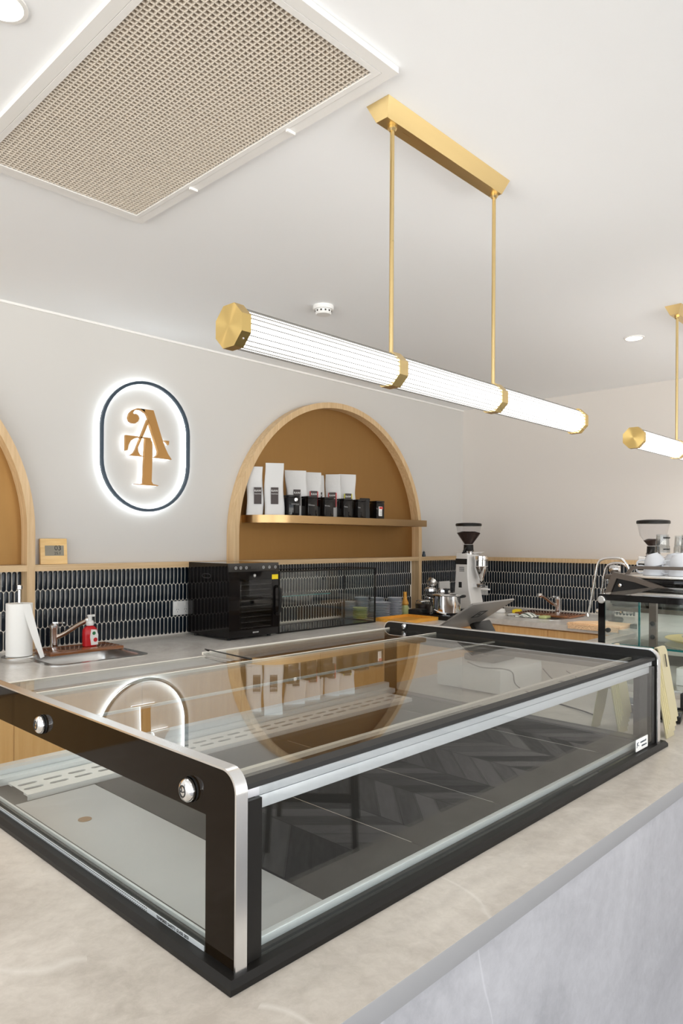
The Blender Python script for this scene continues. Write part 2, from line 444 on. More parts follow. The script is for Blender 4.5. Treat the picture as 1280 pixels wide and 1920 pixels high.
# ---- tiled splashback: navy picket tiles standing in staggered rows
def tile_shape(b, cx, z0, h, w, face, flip):
    """elongated tile with arched ends, slightly pillowed; face(u, d, z) -> xyz"""
    pts = []
    r = .0125
    for t in (0, .25, .5, .75, 1):
        a = PI*t; pts.append((cx + w/2*math.cos(a), z0+h-r + r*math.sin(a)))
    for t in (0, .25, .5, .75, 1):
        a = PI + PI*t; pts.append((cx + w/2*math.cos(a), z0+r + r*math.sin(a)))
    cz = z0+h/2
    o = [b.bm.verts.new(face(u, .0003, z)) for u, z in pts]
    k = .0026
    def ins(u, z, q): return (cx+(u-cx)*(1-2*q/w), cz+(z-cz)*(1-2*q/h))
    i1 = [b.bm.verts.new(face(*(lambda p: (p[0], .0016, p[1]))(ins(u, z, .0010)))) for u, z in pts]
    i2 = [b.bm.verts.new(face(*(lambda p: (p[0], .0024, p[1]))(ins(u, z, .0045)))) for u, z in pts]
    n = len(pts)
    for A, Bq in ((o, i1), (i1, i2)):
        for i in range(n):
            f = b.bm.faces.new((A[i], A[(i+1) % n], Bq[(i+1) % n], Bq[i])); f.smooth = True; f.material_index = 0
    f = b.bm.faces.new(i2); f.smooth = True; f.material_index = 0
def tiles(face, u0, u1, skip=()):
    b = B(); p = .0262; rowp = .0985
    zt = 1.342
    for row in range(5):
        z0 = zt - (row+1)*rowp - .002; off = p/2 if row % 2 else 0
        u = u0 + off + p/2
        zz0 = z0; h = rowp + .0035
        if z0 < ZC: zz0 = ZC+.002; h = rowp+.0035-(zz0-z0)
        if h < .03: continue
        while u < u1 - p/2:
            if not any(a < u < c for a, c in skip): tile_shape(b, u, zz0, h, p-.0036, face, 0)
            u += p
    bmesh.ops.recalc_face_normals(b.bm, faces=b.bm.faces[:])
    return b
o = build('tile_backsplash', tiles(lambda u, d, z: (u, YW-.005-d, z), -.55, XW-.01, [(1.455, 1.515), (4.65, 4.71), (2.74, 2.80)]), 'tile', wall_back, fix=False)
b = B(); b.box(-.6, XW, YW-.005, YW, ZC, 1.345); build('grout', b, 'grout', wall_back)
o = build('tile_backsplash', tiles(lambda u, d, z: (XW-.005-d, u, z), .9, YW-.01), 'tile', wall_right, fix=False)
b = B(); b.box(XW-.005, XW, .85, YW-.005, ZC, 1.345); build('grout', b, 'grout', wall_right)

# ---- oak rail
b = B(); b.box(-.6, XW, 3.585, YW, 1.345, 1.377); struct('trim_2', b, 'oakh')
b = B(); b.box(XW-.075, XW, .85, 3.584, 1.340, 1.372); struct('trim_3', b, 'oak')

# ---- arched niches
def arch_niche(cx, label):
    R, t, zs = .973, .040, 1.538; y0, y1 = 3.583, YW-.001
    th = thing('arched_wall_niche', label, 'wall niche', (cx, 3.62, 1.378))
    b = B(); N = 48
    outer = [(cx+R*math.cos(PI*i/N), zs+R*math.sin(PI*i/N)) for i in range(N+1)]
    inner = [(cx+(R-t)*math.cos(PI*i/N), zs+(R-t)*math.sin(PI*i/N)) for i in range(N+1)]
    outer = [(cx+R, ZC+.001)] + outer + [(cx-R, ZC+.001)]; inner = [(cx+R-t, ZC+.001)] + inner + [(cx-R+t, ZC+.001)]
    rings = []
    for (ou, inn) in zip(outer, inner):
        rings.append([b.bm.verts.new(p) for p in ((ou[0], y0, ou[1]), (ou[0], y1, ou[1]), (inn[0], y1, inn[1]), (inn[0], y0, inn[1]))])
    for A, Bq in zip(rings, rings[1:]):
        for k in range(4): b.bm.faces.new((A[k], A[(k+1) % 4], Bq[(k+1) % 4], Bq[k]))
    b.bm.faces.new(rings[0]); b.bm.faces.new(rings[-1][::-1])
    build('arch_frame', b, 'oak', th, world=th.location)
    b = B(); pts = [(cx+R-t, 1.378)] + [(cx+(R-t)*math.cos(PI*i/N), zs+(R-t)*math.sin(PI*i/N)) for i in range(N+1)] + [(cx-R+t, 1.378)]
    b.prism(pts, YW-.006, YW-.001, 'y')
    build('bronze_panel', b, 'bronze', th, world=th.location)
    return th
arch_niche(3.725, 'oak framed arch with bronze back behind the white coffee bags')
arch_niche(.528, 'oak framed arch cut by the left edge of the photo, bronze back')

# ---- bronze shelf with rounded left end
b = B()
x0, x1, yf, yb, r = 2.87, 4.536, 3.40, YW-.008, .245
pts = [(x1, yb), (x1, yf+.02), (x1-.006, yf+.006), (x1-.02, yf)]
cx, cy = x0+r, yf+r
for i in range(17):
    a = -PI/2 - PI/2*i/16; pts.append((cx+r*math.cos(a), cy+r*math.sin(a)))
pts.append((x0, yb))
b.prism(pts, 1.622, 1.672, 'z')
tag(build('bronze_wall_shelf', b, 'bronze2', world=(3.7, 3.5, 1.622)), 'long bronze shelf with rounded left end inside the arch', 'shelf')
SZ = 1.6725

# ---- bags and tins on the shelf
def bag(x, y, rz, h=.325, w=.105, d=.065, lean=0., label=None, edge=None, lab=True, text='RAW', lx=0.):
    th = thing('coffee_bag', label, 'coffee bag', (x, y, SZ), rz, 'white bags on the bronze shelf')
    b = B(); nz, n = 14, 20; rings = []
    for i in range(nz+1):
        t = i/nz; z = h*t
        ww = w/2*(1+.04*math.sin(3*t+x*9)); dd = d/2*(1-max(0, t-.45)/.55*.93) if t > .45 else d/2*(1+.10*math.sin(PI*t/.45))
        rg = []
        for k in range(n):
            a = 2*PI*k/n; cu, su = math.cos(a), math.sin(a); e = .35
            px = ww*math.copysign(abs(cu)**e, cu); py = dd*math.copysign(abs(su)**e, su)
            py += .006*math.sin(9*t+x*31)*(t > .3) + lean*t*t
            px += .004*math.sin(7*t+x*17)
            rg.append(b.bm.verts.new((px, py, z)))
        rings.append(rg)
    for A, Bq in zip(rings, rings[1:]):
        for k in range(n): b.bm.faces.new((A[k], A[(k+1) % n], Bq[(k+1) % n], Bq[k]))
    b.bm.faces.new(rings[0][::-1]); b.bm.faces.new(rings[-1])
    build('bag_body', b, 'bag', th)
    if lab:
        yy = -d/2 - .006
        b = B()
        if edge: b.box(-.030+lx, .030+lx, yy, yy+.004, .075, .175)
        if edge: build('label_edge', b, edge, th)
        b = B(); b.box(-.024+lx, .024+lx, yy-.0015, yy+.004, .07, .178); lb = build('bag_label', b, 'label', th)
        t = txt(text, .019); mv(t, T((lx, yy-.002, .155))); u = txt('TRADITIONAL', .007); mv(u, T((lx, yy-.002, .135)))
        build('label_text', t, 'paper', lb); build('label_text', u, 'paper', lb)
    return th
bag(2.925, 3.592, -.72, label='white coffee bag at the far left of the shelf, half hidden by its neighbour', h=.315, lx=.02)
bag(3.015, 3.505, -.62, h=.34, w=.125, label='tallest white coffee bag, second from the shelf\'s left end, standing forward')
bag(3.235, 3.535, -.55, h=.31, w=.145, label='broad white bag with brown label behind the second black tin')
bag(3.40, 3.545, -.5, h=.31, w=.115, edge='lred', label='white bag whose label has bright red edges')
bag(3.50, 3.60, -.3, h=.30, w=.10, d=.045, label='white bag pushed back behind the others, mostly hidden')
bag(3.60, 3.54, -.95, h=.31, w=.11, edge='lred', label='narrow turned white bag with a thin pinkish label edge')
bag(3.745, 3.545, -.5, h=.32, w=.135, edge='lyel', label='rightmost white bag, label edged in yellow')
def tin(x, y, rz, label, w=.078, h=.132, lab=False, glint=False):
    th = thing('tea_tin', label, 'tin', (x, y, SZ), rz, 'black tins on the bronze shelf')
    b = B(); b.box(-w/2, w/2, -w/2, w/2, 0, h-.014, bev=.004); build('tin_body', b, 'gloss', th)
    b = B(); b.box(-w/2-.001, w/2+.001, -w/2-.001, w/2+.001, h-.013, h, bev=.003); build('tin_lid', b, 'gloss', th)
    if lab:
        b = B(); b.box(-.018, .016, -w/2-.0012, -w/2, .02, .09); q = build('tin_label', b, 'paper', th)
        b = B(); b.box(-.012, .022, -w/2-.002, -w/2-.0012, .072, .088); build('label_band', b, 'lred', q)
        b = B(); [b.box(-.008, .018, -w/2-.002, -w/2-.0012, z, z+.002) for z in (.03, .038, .046, .056)]; build('label_print', b, 'ink', q)
    if glint:
        b = B(); b.lathe([(.0, 0), (.013, 0), (.012, -.002), (0, -.003)], (.012, -w/2, h-.03), 20, 'y'); build('glint_disc', b, 'chrome', th)  # chrome disc standing in for a reflection on the tin
    return th
tin(3.110, 3.440, -.25, 'black tin nearest the shelf\'s curved end, with a chrome seal', glint=True)
tin(3.275, 3.445, -.12, 'black tin in front of the broad white bag')
tin(3.425, 3.44, -.12, 'black tin below the red edged bag')
tin(3.615, 3.44, -.12, 'black tin in front of the narrow turned white bag')
tin(3.765, 3.445, -.12, 'black tin in front of the yellow edged bag')
tin(3.985, 3.46, -.12, 'rightmost black tin with a small white label', lab=True)
# slim black pouch
th = thing('tea_pouch', 'matt black pouch with folded top between the last two tins', 'pouch', (3.875, 3.485, SZ), -.5)
b = B(); n = 16; rings = []
for t in (0, .3, .6, .8, .9, 1):
    ww = .036*(1+.18*max(0, t-.6)); dd = .028*(1-.9*max(0, t-.3)/.7)
    rings.append([b.bm.verts.new((ww*math.copysign(abs(math.cos(2*PI*k/n))**.4, math.cos(2*PI*k/n)), dd*math.copysign(abs(math.sin(2*PI*k/n))**.4, math.sin(2*PI*k/n)), .15*t)) for k in range(n)])
for A, Bq in zip(rings, rings[1:]):
    for k in range(n): b.bm.faces.new((A[k], A[(k+1) % n], Bq[(k+1) % n], Bq[k]))
b.bm.faces.new(rings[0][::-1]); b.bm.faces.new(rings[-1])
build('pouch_body', b, 'rubber', th)
b = B(); b.box(-.040, .040, -.008, .004, .128, .146, bev=.002); build('folded_top', b, 'black', th)

# ------------------------------------------------------------------ backlit wall sign
sg = thing('wall_sign', 'backlit oval ring sign with a gold AT monogram on the wall', 'sign', (2.156, 3.64, 2.043))
def stadium(r, hs, n=24):
    p = [(r*math.cos(PI*i/n), hs+r*math.sin(PI*i/n)) for i in range(n+1)]
    return p + [(r*math.cos(PI+PI*i/n), -hs+r*math.sin(PI+PI*i/n)) for i in range(n+1)]
def ringmesh(r0, r1, hs, ya, yb):
    b = B(); A = stadium(r0, hs); Bq = stadium(r1, hs)
    rg = [[b.bm.verts.new(q) for q in ((p[0], ya, p[1]), (p[0], yb, p[1]), (s[0], yb, s[1]), (s[0], ya, s[1]))] for p, s in zip(A, Bq)]
    for i in range(len(rg)):
        a, c = rg[i], rg[(i+1) % len(rg)]
        for k in range(4): b.bm.faces.new((a[k], a[(k+1) % 4], c[(k+1) % 4], c[k]))
    return b
rb = build('sign_ring', ringmesh(.270, .2865, .088, -.022, -.002), 'navy', sg)
build('ring_backlight', ringmesh(.273, .2835, .088, .004, .012), 'led', rb)
Lz = dict(
 A=[(2.103,2.255),(2.132,2.256),(2.192,2.257),(2.245,2.111),(2.267,2.055),(2.29,2.013),(2.315,1.982),(2.248,1.983),(2.185,1.984),(2.207,1.991),(2.219,2.004),(2.223,2.021),(2.162,2.183),(2.159,2.197),(2.154,2.216),(2.14,2.236),(2.122,2.247)],
 H=[(2.132,2.256),(2.09,2.255),(2.059,2.242),(2.039,2.221),(2.031,2.195),(2.038,2.175),(2.054,2.166),(2.075,2.167),(2.093,2.181),(2.1,2.199),(2.093,2.215),(2.08,2.221),(2.065,2.219),(2.06,2.226),(2.069,2.239),(2.09,2.247),(2.114,2.246),(2.138,2.234)],
 L=[(2.152,2.199),(2.162,2.182),(2.092,2.032),(2.081,2.024)],
 S=[(2.032,1.983),(2.05,1.988),(2.068,2.002),(2.081,2.024),(2.092,2.032),(2.095,2.009),(2.107,1.991),(2.134,1.984),(2.081,1.983)],
 T1=[(2.017,2.095),(2.016,2.008),(2.028,2.012),(2.034,2.041),(2.048,2.067),(2.07,2.081),(2.096,2.089),(2.177,2.089),(2.177,2.095),(2.091,2.095)],
 T2=[(2.14,2.09),(2.172,2.09),(2.186,2.07),(2.186,1.989),(2.182,1.844),(2.191,1.83),(2.226,1.824),(2.226,1.821),(2.146,1.821),(2.074,1.821),(2.074,1.824),(2.113,1.825),(2.129,1.834),(2.134,1.984)],
 T3=[(2.263,2.09),(2.297,2.091),(2.294,2.066),(2.284,2.077)])
for nm, keys in (('letter_a', 'A H L S'), ('letter_t', 'T1 T2 T3')):
    b = B(); l = B()
    for k in keys.split():
        p = [(u-2.156, v-2.043) for u, v in Lz[k]]
        b.prism(p, -.024, -.004, 'y'); l.prism(p, .002, .008, 'y')
    o = build(nm, b, 'gold', sg); build('letter_backlight', l, 'led2', o)

# ------------------------------------------------------------------ ceiling louver, lamps, detector
gv = thing('ceiling_vent', 'large white egg crate return air grille in the ceiling', 'vent', (1.067, 1.745, 2.7))
gx0, gx1, gy0, gy1 = .758, 1.376, 1.130, 2.362
def ring4(b, x0, x1, y0, y1, w, z0, z1, bev=0):
    b.box(x0, x1, y0, y0+w, z0, z1); b.box(x0, x1, y1-w, y1, z0, z1)
    b.box(x0, x0+w, y0+w, y1-w, z0, z1); b.box(x1-w, x1, y0+w, y1-w, z0, z1)
b = B(); ring4(b, gx0, gx1, gy0, gy1, .030, 2.684, 2.6995); build('outer_frame', b, 'trimwhite', gv, world=gv.location)
b = B(); ring4(b, gx0+.0315, gx1-.0315, gy0+.0315, gy1-.0315, .016, 2.683, 2.6995); build('inner_frame', b, 'trimwhite', gv, world=gv.location)
b = B(); mx0, mx1, my0, my1 = gx0+.047, gx1-.047, gy0+.047, gy1-.047; P = .0143
x = mx0
while x < mx1: b.box(x-.0009, x+.0009, my0, my1, 2.6855, 2.6965); x += P
y = my0
while y < my1: b.box(mx0, mx1, y-.0009, y+.0009, 2.6855, 2.6965); y += P
build('louver_grid', b, 'grate', gv, world=gv.location)
b = B(); b.box(mx0, mx1, my0, my1, 2.6972, 2.6995); build('plenum_back', b, 'grateback', gv, world=gv.location)
for yy in (1.513, 1.997):
    b = B(); b.box(gx1-.035, gx1-.004, yy-.004, yy+.004, 2.676, 2.6845, bev=.001); build('catch', b, 'trimwhite', gv, world=gv.location)

def pendant(x, label):
    y, z, L, R = 1.257, 1.980, 1.675, .0455
    th = thing('linear_pendant_lamp', label, 'pendant lamp', (x, y, 2.7), 0, 'brass pendant lamps over the counter')
    def oct_(r, k=8): return [(r*math.cos(PI/8+2*PI*i/k), (z-2.7)+r*math.sin(PI/8+2*PI*i/k)) for i in range(k)]
    b = B(); b.box(.494, 1.115, -.036, .036, -.003, 0)
    for v in b.bm.verts: pass
    b = B()
    top, bot = [(.494, -.040), (1.115, -.040), (1.115, .040), (.494, .040)], [(.512, -.020), (1.097, -.020), (1.097, .020), (.512, .020)]
    a = [b.bm.verts.new((p[0], p[1], -.0005)) for p in top]; c = [b.bm.verts.new((p[0], p[1], -.045)) for p in bot]
    b.bm.faces.new(a); b.bm.faces.new(c[::-1])
    for i in range(4): b.bm.faces.new((a[i], a[(i+1) % 4], c[(i+1) % 4], c[i]))
    build('canopy', b, 'brass', th)
    for rx in (.557, 1.082):
        b = B(); b.cyl((rx, 0, -.045), (rx, 0, z-2.7+R), .0062, 14); rod = build('suspension_rod', b, 'brass', th)
        b = B(); b.lathe([(0, -.044), (.013, -.044), (.013, -.052), (.008, -.058), (0, -.058)], (rx, 0, 0), 20); build('rod_collar', b, 'brass', rod)
        b = B(); b.prism(oct_(R*1.10), rx-.019, rx+.019, 'x'); build('octagonal_band', b, 'brass', th)
    for e0, e1, r1 in ((0, .026, 1.12), (L-.006, L+.02, 1.12)):
        b = B(); b.prism(oct_(R*r1), e0, e1, 'x'); cp = build('end_cap', b, 'brass_radial', th)
        b = B(); b.lathe([(0, 0), (.0025, 0), (.0025, -.002), (0, -.002)], ((e0+e1)/2, -R*.98*math.cos(PI/4)-.003, z-2.7-R*.98*math.sin(PI/4)), 10, 'y')
        build('cap_screw', b, 'chrome', cp)
    b = B(); b.lathe([(0, .026), (R*.93, .026), (R*.93, L), (0, L)], (0, 0, z-2.7), 48, 'x'); gt = build('glowing_tube', b, 'tube', th)
    b = B()
    for k in range(22):
        a = 2*PI*k/22+.1; ca, sa = math.cos(a), math.sin(a)
        before = set(b.bm.verts)
        b.box(.026, L-.006, -.0010, .0010, R*.925, R*1.0)
        b.move_new(before, T((0, 0, z-2.7)) @ Matrix.Rotation(a, 4, 'X'))
    ribs = build('glass_ribs', b, 'ribs', gt)
    return th
M['ribs'] = mat('ribbed_glass', (.06, .058, .052), .3)
p1 = pendant(.947, 'complete brass and glass tube pendant hanging over the display case')
dup(p1, (3.205, 1.257, 2.7), 'brass and glass tube pendant cut by the right edge of the photo')

def downlight(x, y, label, w=16):
    th = thing('recessed_downlight', label, 'downlight', (x, y, 2.7), 0, 'recessed ceiling downlights')
    b = B(); b.lathe([(.046, -.0005), (.056, -.0005), (.056, -.005), (.046, -.006), (.046, -.0005)], (0, 0, 0), 32); build('bezel', b, 'trimwhite', th)
    b = B(); b.lathe([(0, -.003), (.046, -.003)], (0, 0, 0), 32); build('lamp_lens', b, 'down', th)
    d = bpy.data.lights.new('downlight_beam', 'SPOT'); d.energy = w; d.spot_size = 2.1; d.spot_blend = .9; d.color = (1, .95, .88); d.shadow_soft_size = .045
    lo = bpy.data.objects.new('downlight_beam', d); C.objects.link(lo); lo.parent = th; lo.location = (0, 0, -.012)
    return th
downlight(4.141, 1.623, 'glowing downlight in the ceiling right of the smoke detector')
downlight(.605, 1.640, 'glowing downlight at the top left corner beside the vent')
downlight(2.38, .10, 'glowing downlight above the aisle in front of the counter')
downlight(.605, .10, 'glowing downlight in the ceiling over the customer side, left')
downlight(4.141, .10, 'added unseen fill downlight in the ceiling over the customer side, right', 60)  # added out of view to brighten the far right
downlight(4.95, .95, 'added unseen fill downlight in the ceiling close to the right wall', 60)  # extra lamp out of view, put in for the right wall and aisle
downlight(-.35, 2.75, 'added unseen fill downlight in the ceiling left of the AT sign wall', 60)  # extra lamp out of view, put in to lift the back worktop
downlight(-.95, 1.64, 'added unseen fill downlight in the ceiling above the left end of the counter', 24)  # added out of view as fill light from the left

sd = thing('smoke_detector', 'white round smoke detector on the ceiling behind the pendant', 'smoke detector', (2.52, 2.555, 2.7))
b = B(); b.lathe([(0, 0), (.052, 0), (.054, -.012), (.050, -.020), (.040, -.022)], (0, 0, 0), 32); build('base', b, 'white', sd)
b = B(); b.lathe([(.042, -.022), (.042, -.036), (.036, -.044), (0, -.046)], (0, 0, 0), 32); build('sensor_head', b, 'white', sd)
b = B()
for k in range(12):
    before = set(b.bm.verts); b.box(.040, .0435, -.004, .004, -.034, -.026); b.move_new(before, RZ(2*PI*k/12))
build('smoke_inlet', b, 'dark', sd)

# ------------------------------------------------------------------ worktops and cabinets
def slab_with_hole(x0, x1, y0, y1, z0, z1, hx0, hx1, hy0, hy1):
    b = B(); xs = [x0, hx0, hx1, x1]; ys = [y0, hy0, hy1, y1]
    g = {}
    for zi, z in enumerate((z0, z1)):
        for i, x in enumerate(xs):
            for j, y in enumerate(ys): g[i, j, zi] = b.bm.verts.new((x, y, z))
    for i in range(3):
        for j in range(3):
            if (i, j) == (1, 1): continue
            b.bm.faces.new((g[i, j, 0], g[i, j+1, 0], g[i+1, j+1, 0], g[i+1, j, 0]))
            b.bm.faces.new((g[i, j, 1], g[i+1, j, 1], g[i+1, j+1, 1], g[i, j+1, 1]))
    for i in range(3):
        b.bm.faces.new((g[i, 0, 0], g[i+1, 0, 0], g[i+1, 0, 1], g[i, 0, 1])); b.bm.faces.new((g[i, 3, 0], g[i, 3, 1], g[i+1, 3, 1], g[i+1, 3, 0]))
        b.bm.faces.new((g[0, i, 0], g[0, i, 1], g[0, i+1, 1], g[0, i+1, 0])); b.bm.faces.new((g[3, i, 0], g[3, i+1, 0], g[3, i+1, 1], g[3, i, 1]))
    for a, c in (((1, 1), (2, 1)), ((2, 1), (2, 2)), ((2, 2), (1, 2)), ((1, 2), (1, 1))):
        b.bm.faces.new((g[a[0], a[1], 0], g[a[0], a[1], 1], g[c[0], c[1], 1], g[c[0], c[1], 0]))
    return b
RF = 2.86      # front of the rear worktop
RX0 = 4.545    # front of the right worktop
o = build('worktop', slab_with_hole(-1.6, XW-.001, RF, YW-.006, ZC-.04, ZC, 1.395, 1.845, 3.11, 3.50), 'rear_top', world=(1.9, 3.25, ZC-.04))
tag(o, 'long grey stone worktop along the back wall', 'worktop')
o = build('worktop', slab_with_hole(RX0, XW-.006, .9, RF-.001, ZC-.04, ZC, 4.76, 5.14, 2.42, 2.81), 'rear_top', world=(4.95, 1.9, ZC-.04))
tag(o, 'grey stone worktop along the right wall around the small sink', 'worktop')
def cabinets(axis, u0, u1, n, front, depth, label):
    cx = (u0+u1)/2
    loc = (cx, front+depth/2, 0) if axis == 'x' else (front+depth/2, cx, 0)
    pw = (u1-u0)/n
    for i in range(n):
        a, c = u0+i*pw, u0+(i+1)*pw
        def bx(b, p0, p1, d0, d1, z0, z1, **k):
            if axis == 'x': b.box(p0, p1, front+d0, front+d1, z0, z1, **k)
            else: b.box(front+d0, front+d1, p0, p1, z0, z1, **k)
        l = ((a+c)/2, front+depth/2, 0) if axis == 'x' else (front+depth/2, (a+c)/2, 0)
        th = thing('base_cabinet', label % ['first', 'second', 'third', 'fourth', 'fifth', 'sixth', 'seventh', 'eighth', 'ninth', 'tenth'][i], 'cabinet', l, 0, 'oak cabinets under the worktops')
        b = B(); bx(b, a+.001, c-.001, .022, depth, .10, .80 if axis == 'x' else .80); bx(b, a+.001, c-.001, .08, depth, 0, .10)
        bx(b, a+.001, c-.001, .022, .05, .80, .899)
        build('carcass', b, 'cab', th, world=l)
        b = B(); bx(b, a+.0015, c-.0015, 0, .02, .105, .888); build('cabinet_door', b, 'cab', th, world=l)
cabinets('x', -1.15, 4.55, 10, RF+.03, .74, 'honey oak cabinet, %s from the left under the back worktop')
cabinets('y', .95, RF+.0, 4, RX0+.03, .80, 'honey oak cabinet, %s from the coffee machine end under the right worktop')

# island
IX0, IX1, IY0, IY1 = -2.0, 4.35, .573, 1.80
sc = thing('service_counter', 'long stone service counter carrying the big display case', 'counter', (1.2, 1.2, 0))
b = B(); b.box(IX0, IX1, IY0, IY1, ZC-.035, ZC, bev=.0015)
o = build('counter_top', b, ['top', 'edge'], sc, world=sc.location)
for f in o.data.polygons:
    if f.normal.y < -.5: f.material_index = 1
o['label'] = 'beige stone top'
b = B(); b.box(IX0+.02, IX1-.02, IY0+.004, IY0+.03, 0, ZC-.036); b.box(IX0+.02, IX1-.02, IY1-.05, IY1-.03, .1, ZC-.036)
b.box(IX0+.02, IX0+.04, IY0+.03, IY1-.05, 0, ZC-.036); b.box(IX1-.04, IX1-.02, IY0+.03, IY1-.05, 0, ZC-.036)
o = build('counter_base', b, 'panel', sc, world=sc.location)
o['label'] = 'light grey stone cladding'

# ------------------------------------------------------------------ big display case
CX0, CX1, CY0, CY1 = .554, 2.020, .714, 1.700
FZ, PT, GZ = .956, 1.213, 1.188
dc = thing('display_case', 'large drop-in glass display case with black ends and steel edges', 'display case', (1.29, 1.2, ZC))
dl = dc.location
def dpart(name, b, mats, parent=dc): return build(name, b, mats, parent, world=dl)
# flange ring with a chamfered edge
b = B()
def frame_ring(x0, x1, y0, y1, w, z0, z1, ch):
    O0 = [(x0, y0), (x1, y0), (x1, y1), (x0, y1)]; r = .0
    def off(q, d): s = [(1, 1), (-1, 1), (-1, -1), (1, -1)]; return [(p[0]+t[0]*d, p[1]+t[1]*d) for p, t in zip(q, s)]
    levels = [(O0, z0), (O0, z1-.5*(z1-z0)), (off(O0, ch), z1), (off(O0, w), z1), (off(O0, w), z0)]
    rings = [[b.bm.verts.new((*p, z)) for p in L] for L, z in levels]
    for A, Bq in zip(rings, rings[1:]+rings[:1]):
        for k in range(4): b.bm.faces.new((A[k], A[(k+1) % 4], Bq[(k+1) % 4], Bq[k]))
frame_ring(.538, 2.050, .703, 1.745, .055, ZC+.0005, FZ, .006)
dpart('base_flange', b, 'black')
# deck panels, split to paint the bright and dark views through the panes
for a, c, mt in ((.59, .764, 'deck_bright_view'), (.766, 1.0215, 'deck'), (1.0235, 1.299, 'deck'), (1.301, 1.80, 'deck'), (1.802, 1.985, 'deck')):
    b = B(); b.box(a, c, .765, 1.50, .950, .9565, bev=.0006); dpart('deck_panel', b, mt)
b = B(); b.box(.593, 1.995, .758, 1.69, .9415, .9495); dpart('under_tray', b, 'dark')
for xx in (1.0225, 1.30, 1.801):
    b = B(); b.box(xx-.0012, xx+.0012, .80, 1.45, .9563, .9572); dpart('deck_joint', b, 'steel')
b = B(); b.lathe([(0, .9571), (.013, .9571), (.013, .9566)], (.655, 1.325, 0), 28); dpart('drain_cap', b, 'bronze')
# slotted vent strip
b = B(); sx0, sx1, sy0, sy1 = .625, 1.945, 1.525, 1.632; pit = .0567; nsl = int((sx1-sx0)/pit); pit = (sx1-sx0)/nsl
def slot_cell(b, cx, cy, w, h, L, r, z):
    n = 6; inner = []
    for i in range(n+1): a = -PI/2+PI*i/n; inner.append((cx+L/2-r+r*math.cos(a), cy+r*math.sin(a)))
    for i in range(n+1): a = PI/2+PI*i/n; inner.append((cx-L/2+r+r*math.cos(a), cy+r*math.sin(a)))
    outer = []
    m_ = len(inner)
    for (u, v) in inner:
        dx, dy = u-cx, v-cy
        if abs(dy)/(h/2) > abs(dx)/(w/2)*.55: outer.append((cx+max(-w/2, min(w/2, dx*1.0)), cy+math.copysign(h/2, dy)))
        else: outer.append((cx+math.copysign(w/2, dx), cy+max(-h/2, min(h/2, dy*h/2/r*.7))))
    # corners exact
    def cor(s, t): return (cx+s*w/2, cy+t*h/2)
    outer[0] = (inner[0][0], cy-h/2); outer[n] = (inner[n][0], cy+h/2); outer[n+1] = (inner[n+1][0], cy+h/2); outer[-1] = (inner[-1][0], cy-h/2)
    outer[1] = cor(1, -1); outer[n-1] = cor(1, 1); outer[n+2] = cor(-1, 1); outer[-2] = cor(-1, -1)
    for i in range(2, n-1): outer[i] = (cx+w/2, cy-h/2 + h*(i-1)/(n-2))
    for i in range(2, n-1): outer[n+1+i] = (cx-w/2, cy+h/2 - h*(i-1)/(n-2))
    I = [b.bm.verts.new((*p, z)) for p in inner]; O = [b.bm.verts.new((*p, z)) for p in outer]; D = [b.bm.verts.new((*p, z-.0035)) for p in inner]
    for i in range(m_):
        j = (i+1) % m_
        b.bm.faces.new((I[i], O[i], O[j], I[j])); b.bm.faces.new((D[i], I[i], I[j], D[j]))
for k in range(nsl):
    for row in (0, 1):
        slot_cell(b, sx0+pit*(k+.5), sy0+.02+(.0335*(row+.5)), pit, .0335, .043, .0062, .962)
b.box(sx0, sx1, sy0, sy0+.02, .958, .962); b.box(sx0, sx1, sy0+.087, sy1, .958, .962)
b.box(sx0, sx1, sy0-.003, sy0, .950, .9625)
bmesh.ops.remove_doubles(b.bm, verts=b.bm.verts[:], dist=.00005)
dpart('vent_strip', b, 'stripm')
b = B(); b.box(.60, 1.99, 1.636, 1.662, .956, .972); b.box(.60, 1.99, 1.664, 1.690, .956, .990); dpart('rear_sill', b, 'aluw')
b = B(); b.box(.605, 1.985, .742, .753, FZ, .968, bev=.001); dpart('front_sill', b, 'aluw')
b = B(); b.box(.5775, .5815, .75, 1.68, FZ, .962); dpart('side_sill', b, 'aluw')
